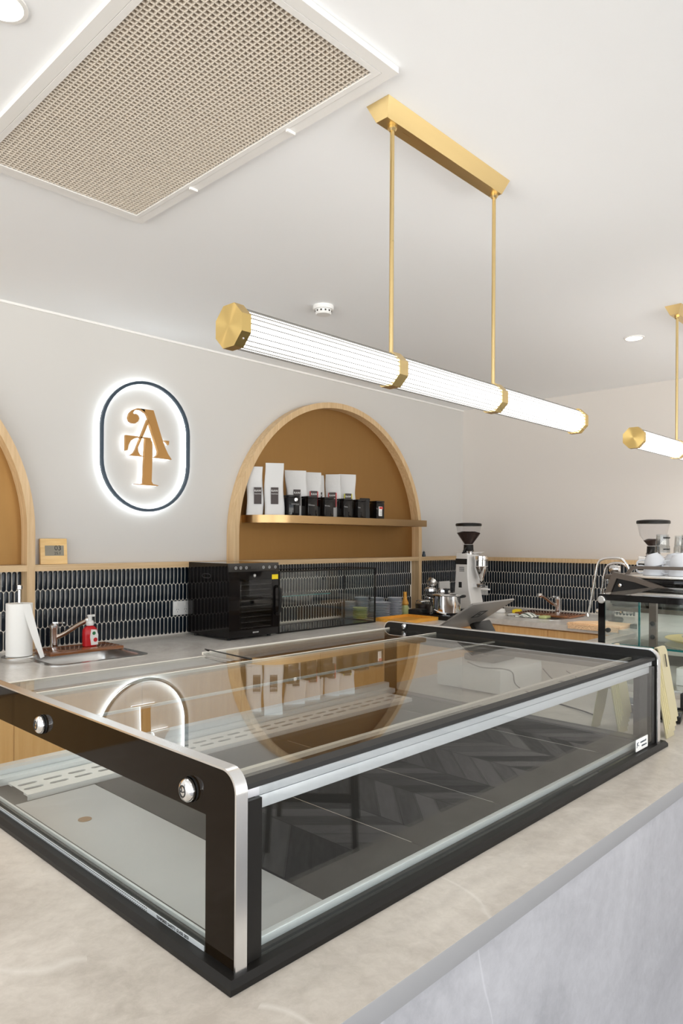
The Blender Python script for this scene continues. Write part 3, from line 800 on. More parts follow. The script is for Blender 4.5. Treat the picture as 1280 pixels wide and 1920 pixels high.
# end panels
def rounded(y0, y1, z0, z1, r, n=8):
    p = [(y0, z0)]
    for i in range(n+1): a = PI - PI/2*i/n; p.append((y0+r+r*math.cos(a), z1-r+r*math.sin(a)))
    for i in range(n+1): a = PI/2 - PI/2*i/n; p.append((y1-r+r*math.cos(a), z1-r+r*math.sin(a)))
    p.append((y1, z0)); return p
def end_panel(x, sgn, inner_label):
    """glass end with a printed black border; sgn +1 when the steel edge turns inward to +x"""
    gx = x + sgn*.004
    b = B(); o_ = rounded(CY0+.003, CY1-.003, FZ, PT-.003, .027); lo, hi = sorted((gx, gx+sgn*.004))
    # border: outer outline minus window
    i_ = []
    yw0, yw1, zw0, zw1 = CY0+.071, CY1-.05, FZ+.001, PT-.073
    b.prism([(yw0, zw0), (yw0, zw1), (yw1, zw1), (yw1, zw0)], lo, hi, 'x')
    pane = dpart('end_pane', b, 'glass')
    b = B()
    front = [(yw0, FZ), (yw0, zw1)] + [(CY0+.003, zw1), (CY0+.003, FZ)]
    b.prism(front, lo, hi, 'x')
    top = [p for p in o_ if p[1] >= zw1]
    b.prism([(CY0+.003, zw1)] + top + [(CY1-.003, zw1)], lo, hi, 'x')
    b.prism([(yw1, FZ), (yw1, zw1), (CY1-.003, zw1), (CY1-.003, FZ)], lo, hi, 'x')
    dpart('printed_border', b, 'bandgloss')
    # steel edge strip following the outline
    b = B(); O = rounded(CY0, CY1, FZ, PT, .030, 12); I = rounded(CY0+.003, CY1-.003, FZ, PT-.003, .027, 12)
    xa, xb = (x, x+sgn*.0185)
    rg = [[b.bm.verts.new(q) for q in ((xa, p[0], p[1]), (xb, p[0], p[1]), (xb, s[0], s[1]), (xa, s[0], s[1]))] for p, s in zip(O, I)]
    for A, Bq in zip(rg, rg[1:]):
        for k in range(4): b.bm.faces.new((A[k], A[(k+1) % 4], Bq[(k+1) % 4], Bq[k]))
    b.bm.faces.new(rg[0][::-1]); b.bm.faces.new(rg[-1])
    return dpart('steel_edge', b, 'alu')
end_panel(CX0, 1, '')
b = B(); b.box(CX0+.0025, CX0+.0035, CY0+.072, CY1-.05, FZ+.0005, FZ+.0075); ss = dpart('spacer_strip', b, 'aluw')
b = B()
for k in range(150):
    for zz in (.0018, .0060): b.box(CX0+.0020, CX0+.0025, .93+k*.005, .9322+k*.005, FZ+zz-.0005, FZ+zz+.0005)
build('spacer_perforation', b, 'dark', ss, world=dl)
t = txt('TEMPERED SAFETY GLASS 2023', .006, .0002); mv(t, T((CX0+.0022, .862, FZ+.004)) @ RZ(-PI/2)); build('spacer_lettering', t, 'ink', ss, world=dl)
end_panel(CX1, -1, '')
# black liners just inside the end panels (frame posts the glass is set in)
for xa, xb in ((CX0+.0085, CX0+.0185), (CX1-.0185, CX1-.0085)):
    b = B(); O = rounded(CY0+.0035, CY1-.0035, FZ, PT-.0035, .0265, 8); I = rounded(CY0+.05, CY1-.05, FZ, PT-.068, .01, 8)
    rg = [[b.bm.verts.new(q) for q in ((xa, p[0], p[1]), (xb, p[0], p[1]), (xb, s[0], s[1]), (xa, s[0], s[1]))] for p, s in zip(O, I)]
    for A, Bq in zip(rg, rg[1:]):
        for k in range(4): b.bm.faces.new((A[k], A[(k+1) % 4], Bq[(k+1) % 4], Bq[k]))
    b.bm.faces.new(rg[0][::-1]); b.bm.faces.new(rg[-1])
    dpart('inner_frame', b, 'black')
gx0_, gx1_ = CX0+.019, CX1-.019
b = B(); b.box(gx0_+.030, gx1_-.022, .722, .728, FZ+.001, 1.182); dpart('front_pane', b, 'frontglass')
b = B(); b.box(gx0_, gx0_+.0295, .7215, .7285, FZ+.001, 1.168); dpart('front_pane_border', b, 'black')
b = B(); b.box(gx1_-.0215, gx1_, .7215, .7285, FZ+.001, 1.168); dpart('front_pane_border', b, 'black')
b = B(); b.box(gx0_, gx1_, .7215, .745, 1.1835, 1.1905); dpart('front_edge_seal', b, 'rubber')
b = B(); b.box(gx0_+.004, gx1_-.004, .7295, .748, 1.168, 1.183, bev=.0015); b.box(gx0_+.03, gx1_-.022, .7295, .737, 1.150, 1.1675, bev=.001); dpart('front_top_rail', b, 'railalu')
b = B(); b.box(gx0_, gx1_, .7455, 1.4605, 1.184, 1.190); dpart('top_pane', b, 'topglass')
b = B(); b.box(gx0_, gx1_, 1.461, 1.4655, 1.183, 1.1905); dpart('middle_trim', b, 'creamstrip')
b = B(); b.box(gx0_, 1.170, 1.466, 1.650, 1.176, 1.181); dpart('rear_pane', b, 'topglass')
b = B(); b.box(1.176, gx1_, 1.466, 1.672, 1.182, 1.187); dpart('rear_pane', b, 'topglass')
b = B(); b.box(gx0_, 1.170, 1.650, 1.655, 1.174, 1.182); b.box(1.176, gx1_, 1.672, 1.677, 1.181, 1.189); dpart('rear_trim', b, 'creamstrip')
b = B(); b.tube([(1.196, 1.672, 1.190), (1.196, 1.690, 1.194), (1.18, 1.46, 1.194), ], .0025, 8); dpart('pane_stop_rod', b, 'black')
b = B(); b.box(gx0_, gx1_, .786, .796, 1.1775, 1.1835); dpart('front_light_rail', b, 'creamstrip')
b = B(); b.box(gx0_, gx1_, 1.228, 1.236, 1.179, 1.1835); dpart('middle_light_rail', b, 'creamstrip')
# chrome fixing knobs
def knob(x, y, z, sgn, r=.0165):
    b = B(); b.lathe([(0, 0), (r*1.05, 0), (r*1.05, sgn*.003)], (x, y, z), 28, 'x'); k0 = dpart('knob_washer', b, 'rubber')
    b = B(); s = sgn
    b.lathe([(r*.98, s*.003), (r*1.0, s*.006), (r*.94, s*.0095), (r*.80, s*.0125), (r*.5, s*.0145), (0, s*.0152)], (x, y, z), 32, 'x')
    k1 = dpart('fixing_knob', b, 'chrome')
    b = B()
    b.tube([(x+s*.0150, y+r*.30, z-r*.02), (x+s*.0153, y, z-.001), (x+s*.0150, y-r*.34, z+r*.04)], .0008, 6); b.tube([(x+s*.0152, y+r*.05, z), (x+s*.0148, y+r*.16, z+r*.42)], .0008, 6)
    pts = [(x+s*.0145, y+r*.40*math.cos(a*PI/8), z+r*.46*math.sin(a*PI/8)) for a in range(16)]
    b.tube(pts, .0011, 6, closed=True)
    build('knob_mark', b, 'rubber', k1, world=dl)
knob(CX0+.004, 1.293, 1.168, -1); knob(CX0+.004, .819, 1.166, -1)
knob(CX1-.0185, 1.60, 1.199, -1, .010)
# sticker on the front pane
b = B(); b.box(1.865, 1.945, .7195, .7212, .959, .990, bev=.0004); st = dpart('price_sticker', b, 'paper')
b = B(); t = txt('JC', .015); mv(t, T((1.876, .7193, .977))); build('sticker_print', t, 'navy', st, world=dl)
t = txt('commercial', .0085); mv(t, T((1.912, .7193, .980))); build('sticker_print', t, 'navy', st, world=dl)
t = txt('0800 882 700', .006); mv(t, T((1.918, .7193, .969))); build('sticker_print', t, 'navy', st, world=dl)

# ------------------------------------------------------------------ behind the case on the island
th = thing('cash_drawer', 'white cash drawer on the counter behind the display case', 'cash drawer', (2.425, 1.51, ZC))
b = B(); b.box(2.268, 2.583, 1.367, 1.655, ZC+.004, 1.035, bev=.012); build('drawer_case', b, 'white_en', th, world=th.location)
b = B(); b.box(2.29, 2.56, 1.39, 1.63, ZC, ZC+.004); build('rubber_foot', b, 'rubber', th, world=th.location)
b = B(); b.box(2.285, 2.566, 1.654, 1.662, ZC+.012, 1.02, bev=.002); build('drawer_front', b, 'white_en', th, world=th.location)
b = B(); b.tube(bez([(2.60, 1.375, 1.0), (2.61, 1.33, .96), (2.70, 1.30, .944), (2.80, 1.33, .944), (2.90, 1.42, .944)]), .0025, 8)
tag(build('power_cable', b, 'rubber', world=(2.7, 1.35, ZC)), 'thin dark cable running right from the cash drawer', 'cable')
b = B(); b.tube(bez([(2.33, 1.55, 1.037), (2.27, 1.45, 1.037), (2.30, 1.38, 1.036), (2.34, 1.36, 1.02), (2.35, 1.345, .97), (2.33, 1.22, .944), (2.26, 1.05, .944), (2.22, .98, .944)]), .0022, 8)
tag(build('charging_cable', b, 'rubber', world=(2.3, 1.3, ZC)), 'thin dark cable draped over the front of the cash drawer', 'cable')
# tablet register on a black stand
th = thing('tablet_register', 'grey backed tablet leaning on a black point of sale stand', 'tablet', (2.44, 1.52, 1.036))
nrm = Vector((0, .55, .835))
A0, A1 = Vector((2.165, 1.42, 1.282)), Vector((2.455, 1.42, 1.284)); B0, B1 = Vector((2.262, 1.60, 1.168)), Vector((2.552, 1.60, 1.168))
ax = (A1-A0).normalized(); ay = (B0-A0); ay = (ay - ax*ay.dot(ax)); hgt = ay.length; ay.normalize(); an = ax.cross(ay)
if an.z < 0: an = -an
B0 = A0 + ay*hgt
cen = (A0+A1)/2 + ay*hgt/2
fr = Matrix((( *ax, 0), (*ay, 0), (*an, 0), (0, 0, 0, 1))).transposed(); fr = T(cen) @ fr
wd = (A1-A0).length
b = B(); b.box(-wd/2, wd/2, -hgt/2, hgt/2, -.004, .004, bev=.003); mv(b, fr); build('tablet_body', b, 'tablet', th, world=th.location)
b = B(); b.box(-wd/2+.008, wd/2-.008, -hgt/2+.008, hgt/2-.008, .004, .005); mv(b, fr); build('screen', b, 'gloss', th, world=th.location)
b = B(); l = .026
b.box(-l, l, -l, -l+.006, -.0052, -.0038); b.box(-l, l, l-.006, l, -.0052, -.0038); b.box(-l, -l+.006, -l+.006, l-.006, -.0052, -.0038); b.box(l-.006, l, -l+.006, l-.006, -.0052, -.0038); b.box(-.006, .006, -.006, .006, -.0052, -.0038)
mv(b, fr @ T((.02, -.01, 0))); build('square_logo', b, 'ink', th, world=th.location)
b = B(); b.box(-.065, .065, -.012, .012, 0, .15, bev=.010); mv(b, T((2.455, 1.50, 1.055)) @ RX(-.55)); build('stand_arm', b, 'black', th, world=th.location)
b = B(); b.box(2.375, 2.535, 1.46, 1.60, 1.036, 1.062, bev=.008); build('stand_foot', b, 'black', th, world=th.location)

# ------------------------------------------------------------------ table number stands
def number_stand(x, y, z, rz, w, label, digit=None, h=.235, sp=.042):
    th = thing('table_number_stand', label, 'table number', (x, y, z), rz, 'nested gold table numbers')
    b = B(); t = .0016; e = .010
    o_ = [(-sp-t, 0), (-e, h-.012), (-e*.4, h), (e*.4, h), (e, h-.012), (sp+t, 0), (sp-t, 0), (e-2*t, h-.013), (e*.3, h-2*t), (-e*.3, h-2*t), (-e+2*t, h-.013), (-sp+t, 0)]
    n = 12; a = [b.bm.verts.new((-w/2, p[0], p[1])) for p in o_]; c = [b.bm.verts.new((w/2, p[0], p[1])) for p in o_]
    for i in range(n): b.bm.faces.new((a[i], a[(i+1) % n], c[(i+1) % n], c[i]))
    for q in (a, c):
        for i in range(5): b.bm.faces.new((q[i], q[i+1], q[10-i], q[11-i]))
    build('bent_sheet', b, ['goldplate'], th)
    if digit:
        t_ = txt(digit, .055); ang = math.atan2(sp-e, h)
        mv(t_, T((0, -e-(sp-e)*.20-.0022, h*.80)) @ RX(-ang)); build('number', t_, 'ink', th)
    return th
desc = ['outermost', 'second', 'third', 'fourth', 'innermost']
for gi, (bx_, by_, place, dg_) in enumerate(((2.185, .775, 'front stack right of the display case', '1'), (2.135, .893, 'rear stack seen through the case\'s end glass', None))):
    for k in range(5):
        number_stand(bx_-.008*k, by_, ZC+.0005+.0125*(4-k), .0, .062, '%s gold A-shaped table number in the %s' % (desc[k], place), dg_ if k == 0 else None, h=.205)

# dark glossy payment terminal and small boxes near the display cabinet
th = thing('payment_terminal', 'dark glossy card terminal lying behind the gold table numbers', 'card terminal', (2.345, .865, ZC))
b = B(); b.box(-.05, .05, -.10, .10, 0, .03, bev=.006); mv(b, T((2.345, .865, ZC+.012)) @ RZ(.2) @ RX(.10)); build('terminal_body', b, 'gloss', th, world=th.location)
b = B(); b.box(-.038, .038, 0, .08, .0305, .0312); mv(b, T((2.345, .865, ZC+.012)) @ RZ(.2) @ RX(.10)); build('terminal_screen', b, 'navy', th, world=th.location)
b = B(); b.box(2.50, 2.62, .70, .82, ZC, 1.0, bev=.003); o = build('black_box', b, 'rubber', world=(2.56, .76, ZC)); tag(o, 'small matt black box at the right edge, on the counter', 'box')

# ------------------------------------------------------------------ second display cabinet
gc = thing('glass_food_cabinet', 'upright glass food cabinet with black edging at the right edge', 'display cabinet', (2.95, .90, ZC)); gl_ = gc.location
def gp(name, b, mt): return build(name, b, mt, gc, world=gl_)
X0c, X1c, Y0c, Y1c, Zt = 2.69, 3.225, .62, 1.187, 1.306
b = B(); b.box(X0c, X1c, Y0c, Y1c, ZC, ZC+.03, bev=.003); gp('base', b, 'steel')
b = B(); b.box(X0c, X0c+.006, Y0c, Y1c-.026, ZC+.03, Zt-.022); gp('end_pane', b, 'glass')
b = B(); b.box(X1c-.006, X1c, Y0c, Y1c, ZC+.03, Zt-.006); gp('end_pane', b, 'glass')
b = B(); b.box(X0c+.007, X1c-.007, Y0c, Y0c+.006, ZC+.03, Zt-.006); gp('front_pane', b, 'glass')
b = B(); b.box(X0c+.007, X1c-.007, Y1c-.006, Y1c, ZC+.03, Zt-.006); gp('rear_pane', b, 'glass')
b = B(); b.box(X0c, X1c, Y0c, Y1c, Zt-.0055, Zt); gp('top_pane', b, 'topglass')
b = B(); b.box(X0c-.0015, X0c+.0, Y0c, Y1c, Zt-.024, Zt); b.box(X0c-.0015, X0c, Y1c-.026, Y1c, ZC+.03, Zt-.024); b.box(X0c, X0c+.006, Y1c-.0255, Y1c, ZC+.03, Zt-.006); gp('black_border', b, 'gloss')
b = B(); b.box(X0c+.008, X1c-.008, Y0c+.008, Y1c-.05, 1.110, 1.116); gp('glass_shelf', b, 'glass')
b = B(); b.box(X0c+.008, X0c+.012, Y0c+.01, Y1c-.05, 1.1095, 1.1165); gp('shelf_edge', b, 'glassedge')
b = B(); b.box(X0c+.16, X0c+.168, 1.088, 1.094, 1.0, Zt-.03); gp('divider_edge', b, 'glassedge')
b = B(); b.box(X0c+.012, X0c+.03, .972, .998, ZC+.03, Zt-.024); gp('shelf_post', b, 'mach')
for (yy, zz) in ((1.172, 1.284), (1.168, 1.058)):
    b = B(); b.lathe([(.0145, 0), (.0145, -.008), (.012, -.010), (0, -.010)], (X0c-.0015, yy, zz), 28, 'x'); gp('round_stud', b, 'steel')
for (yy, zz) in ((1.155, 1.165), (.985, 1.205), (.985, 1.155)):
    b = B(); b.lathe([(0, -.006), (.008, -.004), (.009, 0), (.009, .010), (0, .010)], (X0c+.012, yy, zz), 16, 'x'); gp('hinge_knob', b, 'rubber')
b = B(); b.box(X0c+.10, X1c-.05, .68, .93, ZC+.031, 1.035, bev=.004)
cb_ = build('white_carton', b, 'paper', world=(2.96, .80, ZC+.031)); tag(cb_, 'low white carton on the bottom of the glass food cabinet', 'carton')
# cardboard / platter inside
pl = thing('serving_platter', 'pale platter on the glass shelf of the food cabinet', 'platter', (2.98, .88, 1.117))
b = B(); b.lathe([(0, 0), (.12, 0), (.15, .012), (.148, .014), (.118, .004), (0, .003)], (0, 0, 0), 40); build('platter_plate', b, 'platter', pl)
for k, (ux, uy) in enumerate(((-.05, .04), (.05, -.02))):
    b = B(); b.lathe([(0, 0), (.022, 0), (.036, .022), (.033, .022), (.02, .004), (0, .004)], (2.98+ux, .88+uy, 1.1215), 24)
    tag(build('small_bowl', b, 'greyb', world=(2.98+ux, .88+uy, 1.1215)), ['small dark bowl at the back of the cabinet platter', 'small dark bowl at the front of the cabinet platter'][k], 'bowl', 'bowls in the glass cabinet')

# ------------------------------------------------------------------ espresso machine
em = thing('espresso_machine', 'dark espresso machine loaded with cups beyond the glass cabinet', 'coffee machine', (3.75, 1.2, ZC)); el = em.location
def ep(name, b, mt, parent=em): return build(name, b, mt, parent, world=el)
for X in (3.35, 4.10):
    outer = [(1.404, 1.366), (1.30, 1.345), (1.157, 1.299), (.95, 1.235), (.93, 1.18), (1.42, 1.18), (1.455, 1.235)]
    inner = [(1.387, 1.336), (1.30, 1.320), (1.165, 1.278), (.975, 1.215), (.96, 1.20), (1.405, 1.20), (1.428, 1.232)]
    b = B(); rg = [[b.bm.verts.new(q) for q in ((X-.010, p[0], p[1]), (X+.015, p[0], p[1]), (X+.015, s[0], s[1]), (X-.010, s[0], s[1]))] for p, s in zip(outer, inner)]
    for i in range(7):
        A, Bq = rg[i], rg[(i+1) % 7]
        for k in range(4): b.bm.faces.new((A[k], A[(k+1) % 4], Bq[(k+1) % 4], Bq[k]))
    sp_ = ep('side_frame', b, 'mach')
    b = B(); b.prism(inner, X, X+.008, 'x'); ep('side_panel', b, 'gloss')
    b = B(); b.lathe([(0, -.016), (.008, -.014), (.009, -.004), (.006, 0)], (X, 1.368, 1.303), 16, 'x'); ep('panel_screw', b, 'chrome')
b = B(); b.box(3.366, 4.084, .96, 1.30, .99, 1.30, bev=.01); ep('machine_body', b, 'white_en')
b = B(); b.box(3.37, 4.08, 1.02, 1.335, 1.303, 1.335, bev=.004); ep('tray_support', b, 'gloss')
b = B(); b.box(3.36, 4.09, .98, 1.335, 1.338, 1.352, bev=.003); ep('cup_tray', b, 'steel')
for X in (3.352, 4.092):
    b = B(); b.prism([(1.352, 1.355), (1.318, 1.396), (.98, 1.398), (.98, 1.382), (1.309, 1.382), (1.328, 1.356)], X-.003, X+.003, 'x'); ep('cup_rail', b, 'mach')
b = B(); b.box(3.40, 4.05, 1.30, 1.53, .985, 1.005, bev=.003); ep('drip_tray', b, 'steel')
for X in (3.42, 4.02):
    for yy in (.98, 1.42):
        b = B(); b.cyl((X, yy, ZC), (X, yy, .99), .018, 16); ep('machine_foot', b, 'rubber')
for X in (3.52, 3.82):
    b = B(); b.lathe([(0, 0), (.034, 0), (.034, -.05), (.028, -.06), (0, -.06)], (X, 1.41, 1.25), 24); g = ep('group_head', b, 'chrome')
    b = B(); b.box(X-.04, X+.04, 1.33, 1.44, 1.25, 1.285, bev=.006); ep('group_arm', b, 'chrome', g)
    b = B(); b.lathe([(0, 0), (.03, 0), (.034, .03), (0, .03)], (X, 1.41, 1.155), 20); b.tube([(X, 1.44, 1.17), (X, 1.56, 1.155)], .011, 10); ep('portafilter', b, 'chrome', g)
b = B(); b.box(3.40, 4.05, 1.335, 1.47, 1.325, 1.35, bev=.004); ep('lever_housing', b, 'mach')
b = B(); b.tube(bez([(3.36, 1.33, 1.372), (3.36, 1.345, 1.40), (3.36, 1.37, 1.426), (3.36, 1.41, 1.432), (3.36, 1.462, 1.425), (3.36, 1.487, 1.40), (3.36, 1.50, 1.33), (3.36, 1.53, 1.17), (3.36, 1.537, 1.150)]), .0062, 12); b.lathe([(0, -.012), (.008, -.010), (.008, .008), (0, .01)], (3.36, 1.537, 1.150), 12); ep('steam_wand', b, 'chrome')
b = B(); b.tube(bez([(3.42, 1.35, 1.36), (3.42, 1.37, 1.39), (3.42, 1.40, 1.405), (3.42, 1.45, 1.40), (3.42, 1.475, 1.37), (3.42, 1.49, 1.28), (3.42, 1.50, 1.22)]), .0055, 12); ep('hot_water_wand', b, 'chrome')
b = B(); b.lathe([(0, -.03), (.016, -.028), (.02, -.01), (.02, .01), (.014, .02), (0, .022)], (3.45, 1.445, 1.375), 20, 'y'); ep('steam_tap', b, 'chrome')
b = B(); b.tube(bez([(3.45, 1.43, 1.36), (3.45, 1.44, 1.335), (3.45, 1.47, 1.325), (3.45, 1.475, 1.30)]), .007, 10); ep('tap_pipe', b, 'chrome')
b = B(); b.box(3.44, 3.48, 1.45, 1.50, 1.12, 1.20, bev=.008); ep('lever_grip', b, 'rubber')

def cup_bm(b_=None):
    b = B()
    # upside down: rim at z=0
    b.lathe([(.0475, 0), (.049, .001), (.0485, .012), (.044, .030), (.035, .048), (.027, .056), (.026, .061), (.024, .061), (.023, .057), (0, .056)], (0, 0, 0), 36)
    b.lathe([(.0475, 0), (.045, .012), (.041, .029), (.032, .046), (0, .052)], (0, 0, 0), 36)
    return b
def cup_handle():
    b = B(); b.tube(bez([(0, .046, .012), (0, .062, .010), (0, .076, .022), (0, .074, .038), (0, .058, .044), (0, .038, .040)], 5), .0042, 8); return b
cup0 = thing('coffee_cup', 'cup', 'cup', (0, 0, 0), 0, 'upturned cups on the coffee machine')
build('cup_body', cup_bm(), 'porc', cup0); build('handle', cup_handle(), 'porc', cup0)
spots = [(3.43, 1.245, 0, .0, 'lower cup of the left stack on the coffee machine'), (3.43, 1.236, .043, -.28, 'upper tilted cup of the left stack, glass on top'),
         (3.43, 1.130, 0, .0, 'lower cup of the stack nearest the right photo edge'), (3.43, 1.121, .043, -.28, 'upper tilted cup of the stack nearest the right photo edge'),
         (3.56, 1.20, 0, .0, 'cup behind the left stack on the coffee machine'), (3.56, 1.192, .043, -.2, 'upper cup of the pair standing behind the left stack')]
for i, (x, y, dz, tl, lab) in enumerate(spots):
    if i == 0: o = cup0; o.location = (x, y, 1.3525); o['label'] = lab
    else: o = dup(cup0, (x, y, 1.3525+dz), lab)
    o.rotation_euler = (tl, 0, .25)
def tumbler(x, y, z, label):
    th = thing('glass_tumbler', label, 'glass', (x, y, z), 0, 'glasses on top of the cups')
    b = B(); b.lathe([(.0335, 0), (.032, .03), (.029, .034), (.030, .040), (.027, .085), (0, .086)], (0, 0, 0), 28); b.lathe([(.0325, 0), (.031, .029), (.028, .034), (.029, .04), (.026, .080), (0, .081)], (0, 0, 0), 28); build('glass_body', b, 'glassm', th)
    b = B()
    for k in range(9):
        a = -2.6+k*.32
        for zz in (.012, .066):
            before = set(b.bm.verts); b.box(-.003, .003, -.0008, 0, 0, .007); b.move_new(before, T((.0318*math.cos(a), .0318*math.sin(a), zz)) @ RZ(a+PI/2))
    build('printed_letters', b, 'ink', th)
    return th
M['glassm'] = glass('milky_glass', (.86, .87, .87), 1.7, .05)
tumbler(3.445, 1.212, 1.46, 'clear upturned tumbler on the left cup stack')
tumbler(3.445, 1.098, 1.46, 'clear upturned tumbler on the cup stack at the photo edge')
tumbler(3.57, 1.17, 1.455, 'clear upturned tumbler on the rear cup stack')

# ------------------------------------------------------------------ grinders
def grinder(x, y, label, rz=0., beans=.5):
    th = thing('coffee_grinder', label, 'coffee grinder', (x, y, ZC), rz, 'coffee grinders on the right worktop')
    b = B(); b.box(-.095, .095, -.10, .12, 0, .03, bev=.008); build('grinder_base', b, 'black', th)
    b = B(); pr = [(-.088, .03), (-.080, .10), (-.055, .20), (-.045, .30), (-.045, .462), (.075, .478), (.082, .30), (.100, .03)]
    b.prism(pr, -.075, .075, 'x'); 
    body = build('grinder_body', b, 'white_en', th)
    bv = body.modifiers.new('bevel', 'BEVEL'); bv.width = .008; bv.segments = 3; bv.limit_method = 'ANGLE'
    b = B(); b.box(-.0765, -.075, -.038, .078, .385, .43); b.mi = 0; build('dark_band', b, 'rubber', body)
    b = B(); [b.box(-.0768, -.075, -.01, .04, z, z+.004) for z in (.33, .34, .35, .36)]; b.box(-.0768, -.075, .015, .045, .20, .245); build('spec_label', b, 'ink', body)
    b = B(); b.lathe([(0, .455), (.058, .452), (.058, .425), (.052, .42), (.052, .375), (.056, .37), (.052, .35), (.018, .262), (.012, .255), (0, .255)], (.015, -.105, 0), 32); build('dosing_funnel', b, 'chrome', th)
    b = B(); b.box(-.02, .045, -.125, -.045, .205, .235, bev=.006); b.tube([(-.01, -.12, .195), (.055, -.16, .19)], .007, 8); build('portafilter_fork', b, 'chrome', th)
    b = B(); b.lathe([(0, .492), (.044, .49), (.040, .462), (0, .46)], (0, .01, 0), 28); b.tube([(0, -.03, .478), (.085, -.075, .480)], .004, 8); b.tube([(0, -.01, .470), (.085, -.055, .468)], .004, 8); build('grind_collar', b, 'chrome', th)
    b = B(); b.lathe([(0, .542), (.038, .542), (.040, .50), (.046, .492), (0, .49)], (0, .01, 0), 28); build('hopper_neck', b, 'black', th)
    b = B(); b.lathe([(.032, .545), (.075, .615), (.088, .69), (.100, .692), (.096, .692), (.072, .617), (.030, .548)], (0, .01, 0), 40)
    b = B(); b.lathe([(.032, .543), (.082, .612), (.098, .69)], (0, .01, 0), 40); build('hopper', b, 'hop', th)
    hb = .545 + .07*beans*1.35
    b = B(); rr = .031+.0085+.045*beans*1.3
    b.lathe([(0, .546), (.030, .546), (rr*.98, hb), (rr*.55, hb+.012), (0, hb+.010)], (0, .01, 0), 40)
    for v in b.bm.verts: v.co += Vector((random.uniform(-1, 1), random.uniform(-1, 1), random.uniform(-1, 1)))*.0012
    build('coffee_beans', b, 'bean', th)
    b = B(); b.lathe([(0, .716), (.06, .716), (.100, .711), (.104, .704), (.103, .690), (0, .690)], (0, .01, 0), 40); build('hopper_lid', b, 'black', th)
    b = B(); b.tube(bez([(-.03, .05, .47), (-.055, .02, .478), (-.060, 0, .50), (-.04, 0, .52)]), .006, 8); build('latch_cable', b, 'rubber', th)
    return th
M['hop'] = glass('hopper_plastic', (.93, .93, .94), 1.4)
grinder(4.78, 3.17, 'white coffee grinder with full bean hopper near the room corner', -.10, .95)
g2 = grinder(4.75, 1.72, 'coffee grinder behind the cups, only its hopper showing', -.10, .35)

# ------------------------------------------------------------------ things on the back worktop
Z0 = ZC+.0005
# dehydrator
ov = thing('food_dehydrator', 'black glass fronted dehydrator oven on the back worktop', 'dehydrator', (2.6, 3.39, ZC)); ol = ov.location
def op(name, b, mt, parent=ov): return build(name, b, mt, parent, world=ol)
ox0, ox1, oy0, oy1, oz0, oz1 = 2.417, 2.782, 3.19, 3.590, .955, 1.376
b = B(); t = .012
b.box(ox0, ox0+t, oy0+.015, oy1, oz0, oz1-.0); b.box(ox1-t, ox1, oy0+.015, oy1, oz0, oz1); b.box(ox0+t, ox1-t, oy0+.015, oy1, oz1-.06, oz1); b.box(ox0+t, ox1-t, oy0+.015, oy1, oz0, oz0+.03); b.box(ox0+t, ox1-t, oy1-.02, oy1, oz0+.03, oz1-.06)
op('oven_body', b, 'gloss')
b = B(); b.box(ox0, ox1, oy0, oy0+.014, oz1-.048, oz1, bev=.001); cp = op('control_panel', b, 'gloss2')
b = B()
for x in (2.455, 2.480, 2.505, 2.60, 2.63, 2.66, ): pass
for x in (.03, .06, .095, .205, .245, .285):
    c0 = (ox0+.012+x*1.15, oy0-.0006, oz1-.026)
    b.tube([(c0[0]+.0075*math.cos(a*PI/8), c0[1], c0[2]+.0075*math.sin(a*PI/8)) for a in range(16)], .0009, 6, closed=True)
    b.box(c0[0]-.003, c0[0]+.003, c0[1]-.0003, c0[1]+.0003, c0[2]-.001, c0[2]+.001)
build('touch_buttons', b, 'white', cp, world=ol)
b = B(); b.box(ox0+.155, ox0+.205, oy0-.0006, oy0, oz1-.033, oz1-.019); build('display_window', b, 'dark', cp, world=ol)
# door frame with window
b = B(); dz0, dz1 = oz0+.0, oz1-.050
b.box(ox0, ox0+.075, oy0, oy0+.014, dz0, dz1); b.box(ox1-.045, ox1, oy0, oy0+.014, dz0, dz1); b.box(ox0+.075, ox1-.045, oy0, oy0+.014, dz0, dz0+.045); b.box(ox0+.075, ox1-.045, oy0, oy0+.014, dz1-.045, dz1)
dr = op('oven_door', b, 'gloss')
b = B(); b.box(ox0+.076, ox1-.046, oy0+.002, oy0+.006, dz0+.046, dz1-.046); build('door_window', b, 'smokew', dr, world=ol)
b = B(); b.tube(bez([(ox1-.014, oy0, 1.235), (ox1-.012, oy0-.022, 1.225), (ox1-.006, oy0-.030, 1.16), (ox1-.012, oy0-.022, 1.08), (ox1-.014, oy0, 1.07)]), .008, 10); build('door_handle', b, 'black', dr, world=ol)
t_ = txt('BIOCHEF', .011); mv(t_, T(((ox0+ox1)/2+.01, oy0-.0006, dz0+.02))); build('maker_lettering', t_, 'white', dr, world=ol)
b = B(); b.tube([((ox0+ox1)/2+.008*math.cos(a*PI/8), oy0-.0006, dz1-.022+.008*math.sin(a*PI/8)) for a in range(16)], .0009, 6, closed=True); b.box((ox0+ox1)/2-.004, (ox0+ox1)/2+.004, oy0-.001, oy0, dz1-.026, dz1-.018); build('maker_badge', b, 'white', dr, world=ol)
b = B(); b.box(ox1-.052, ox1-.004, oy0-.0012, oy0, dz1-.048, dz1-.020); sk = build('warning_sticker', b, 'yellow', dr, world=ol)
for k in range(9):
    z = 1.00+.031*k
    b = B(); b.box(ox0+.10, ox1-.03, oy0+.03, oy0+.032, z, z+.0022); b.box(ox0+.10, ox1-.03, oy1-.04, oy1-.038, z, z+.0022)
    for q in range(9): b.box(ox0+.10+q*.029, ox0+.1015+q*.029, oy0+.03, oy1-.04, z, z+.0015)
    op('drying_rack', b, 'white_en')
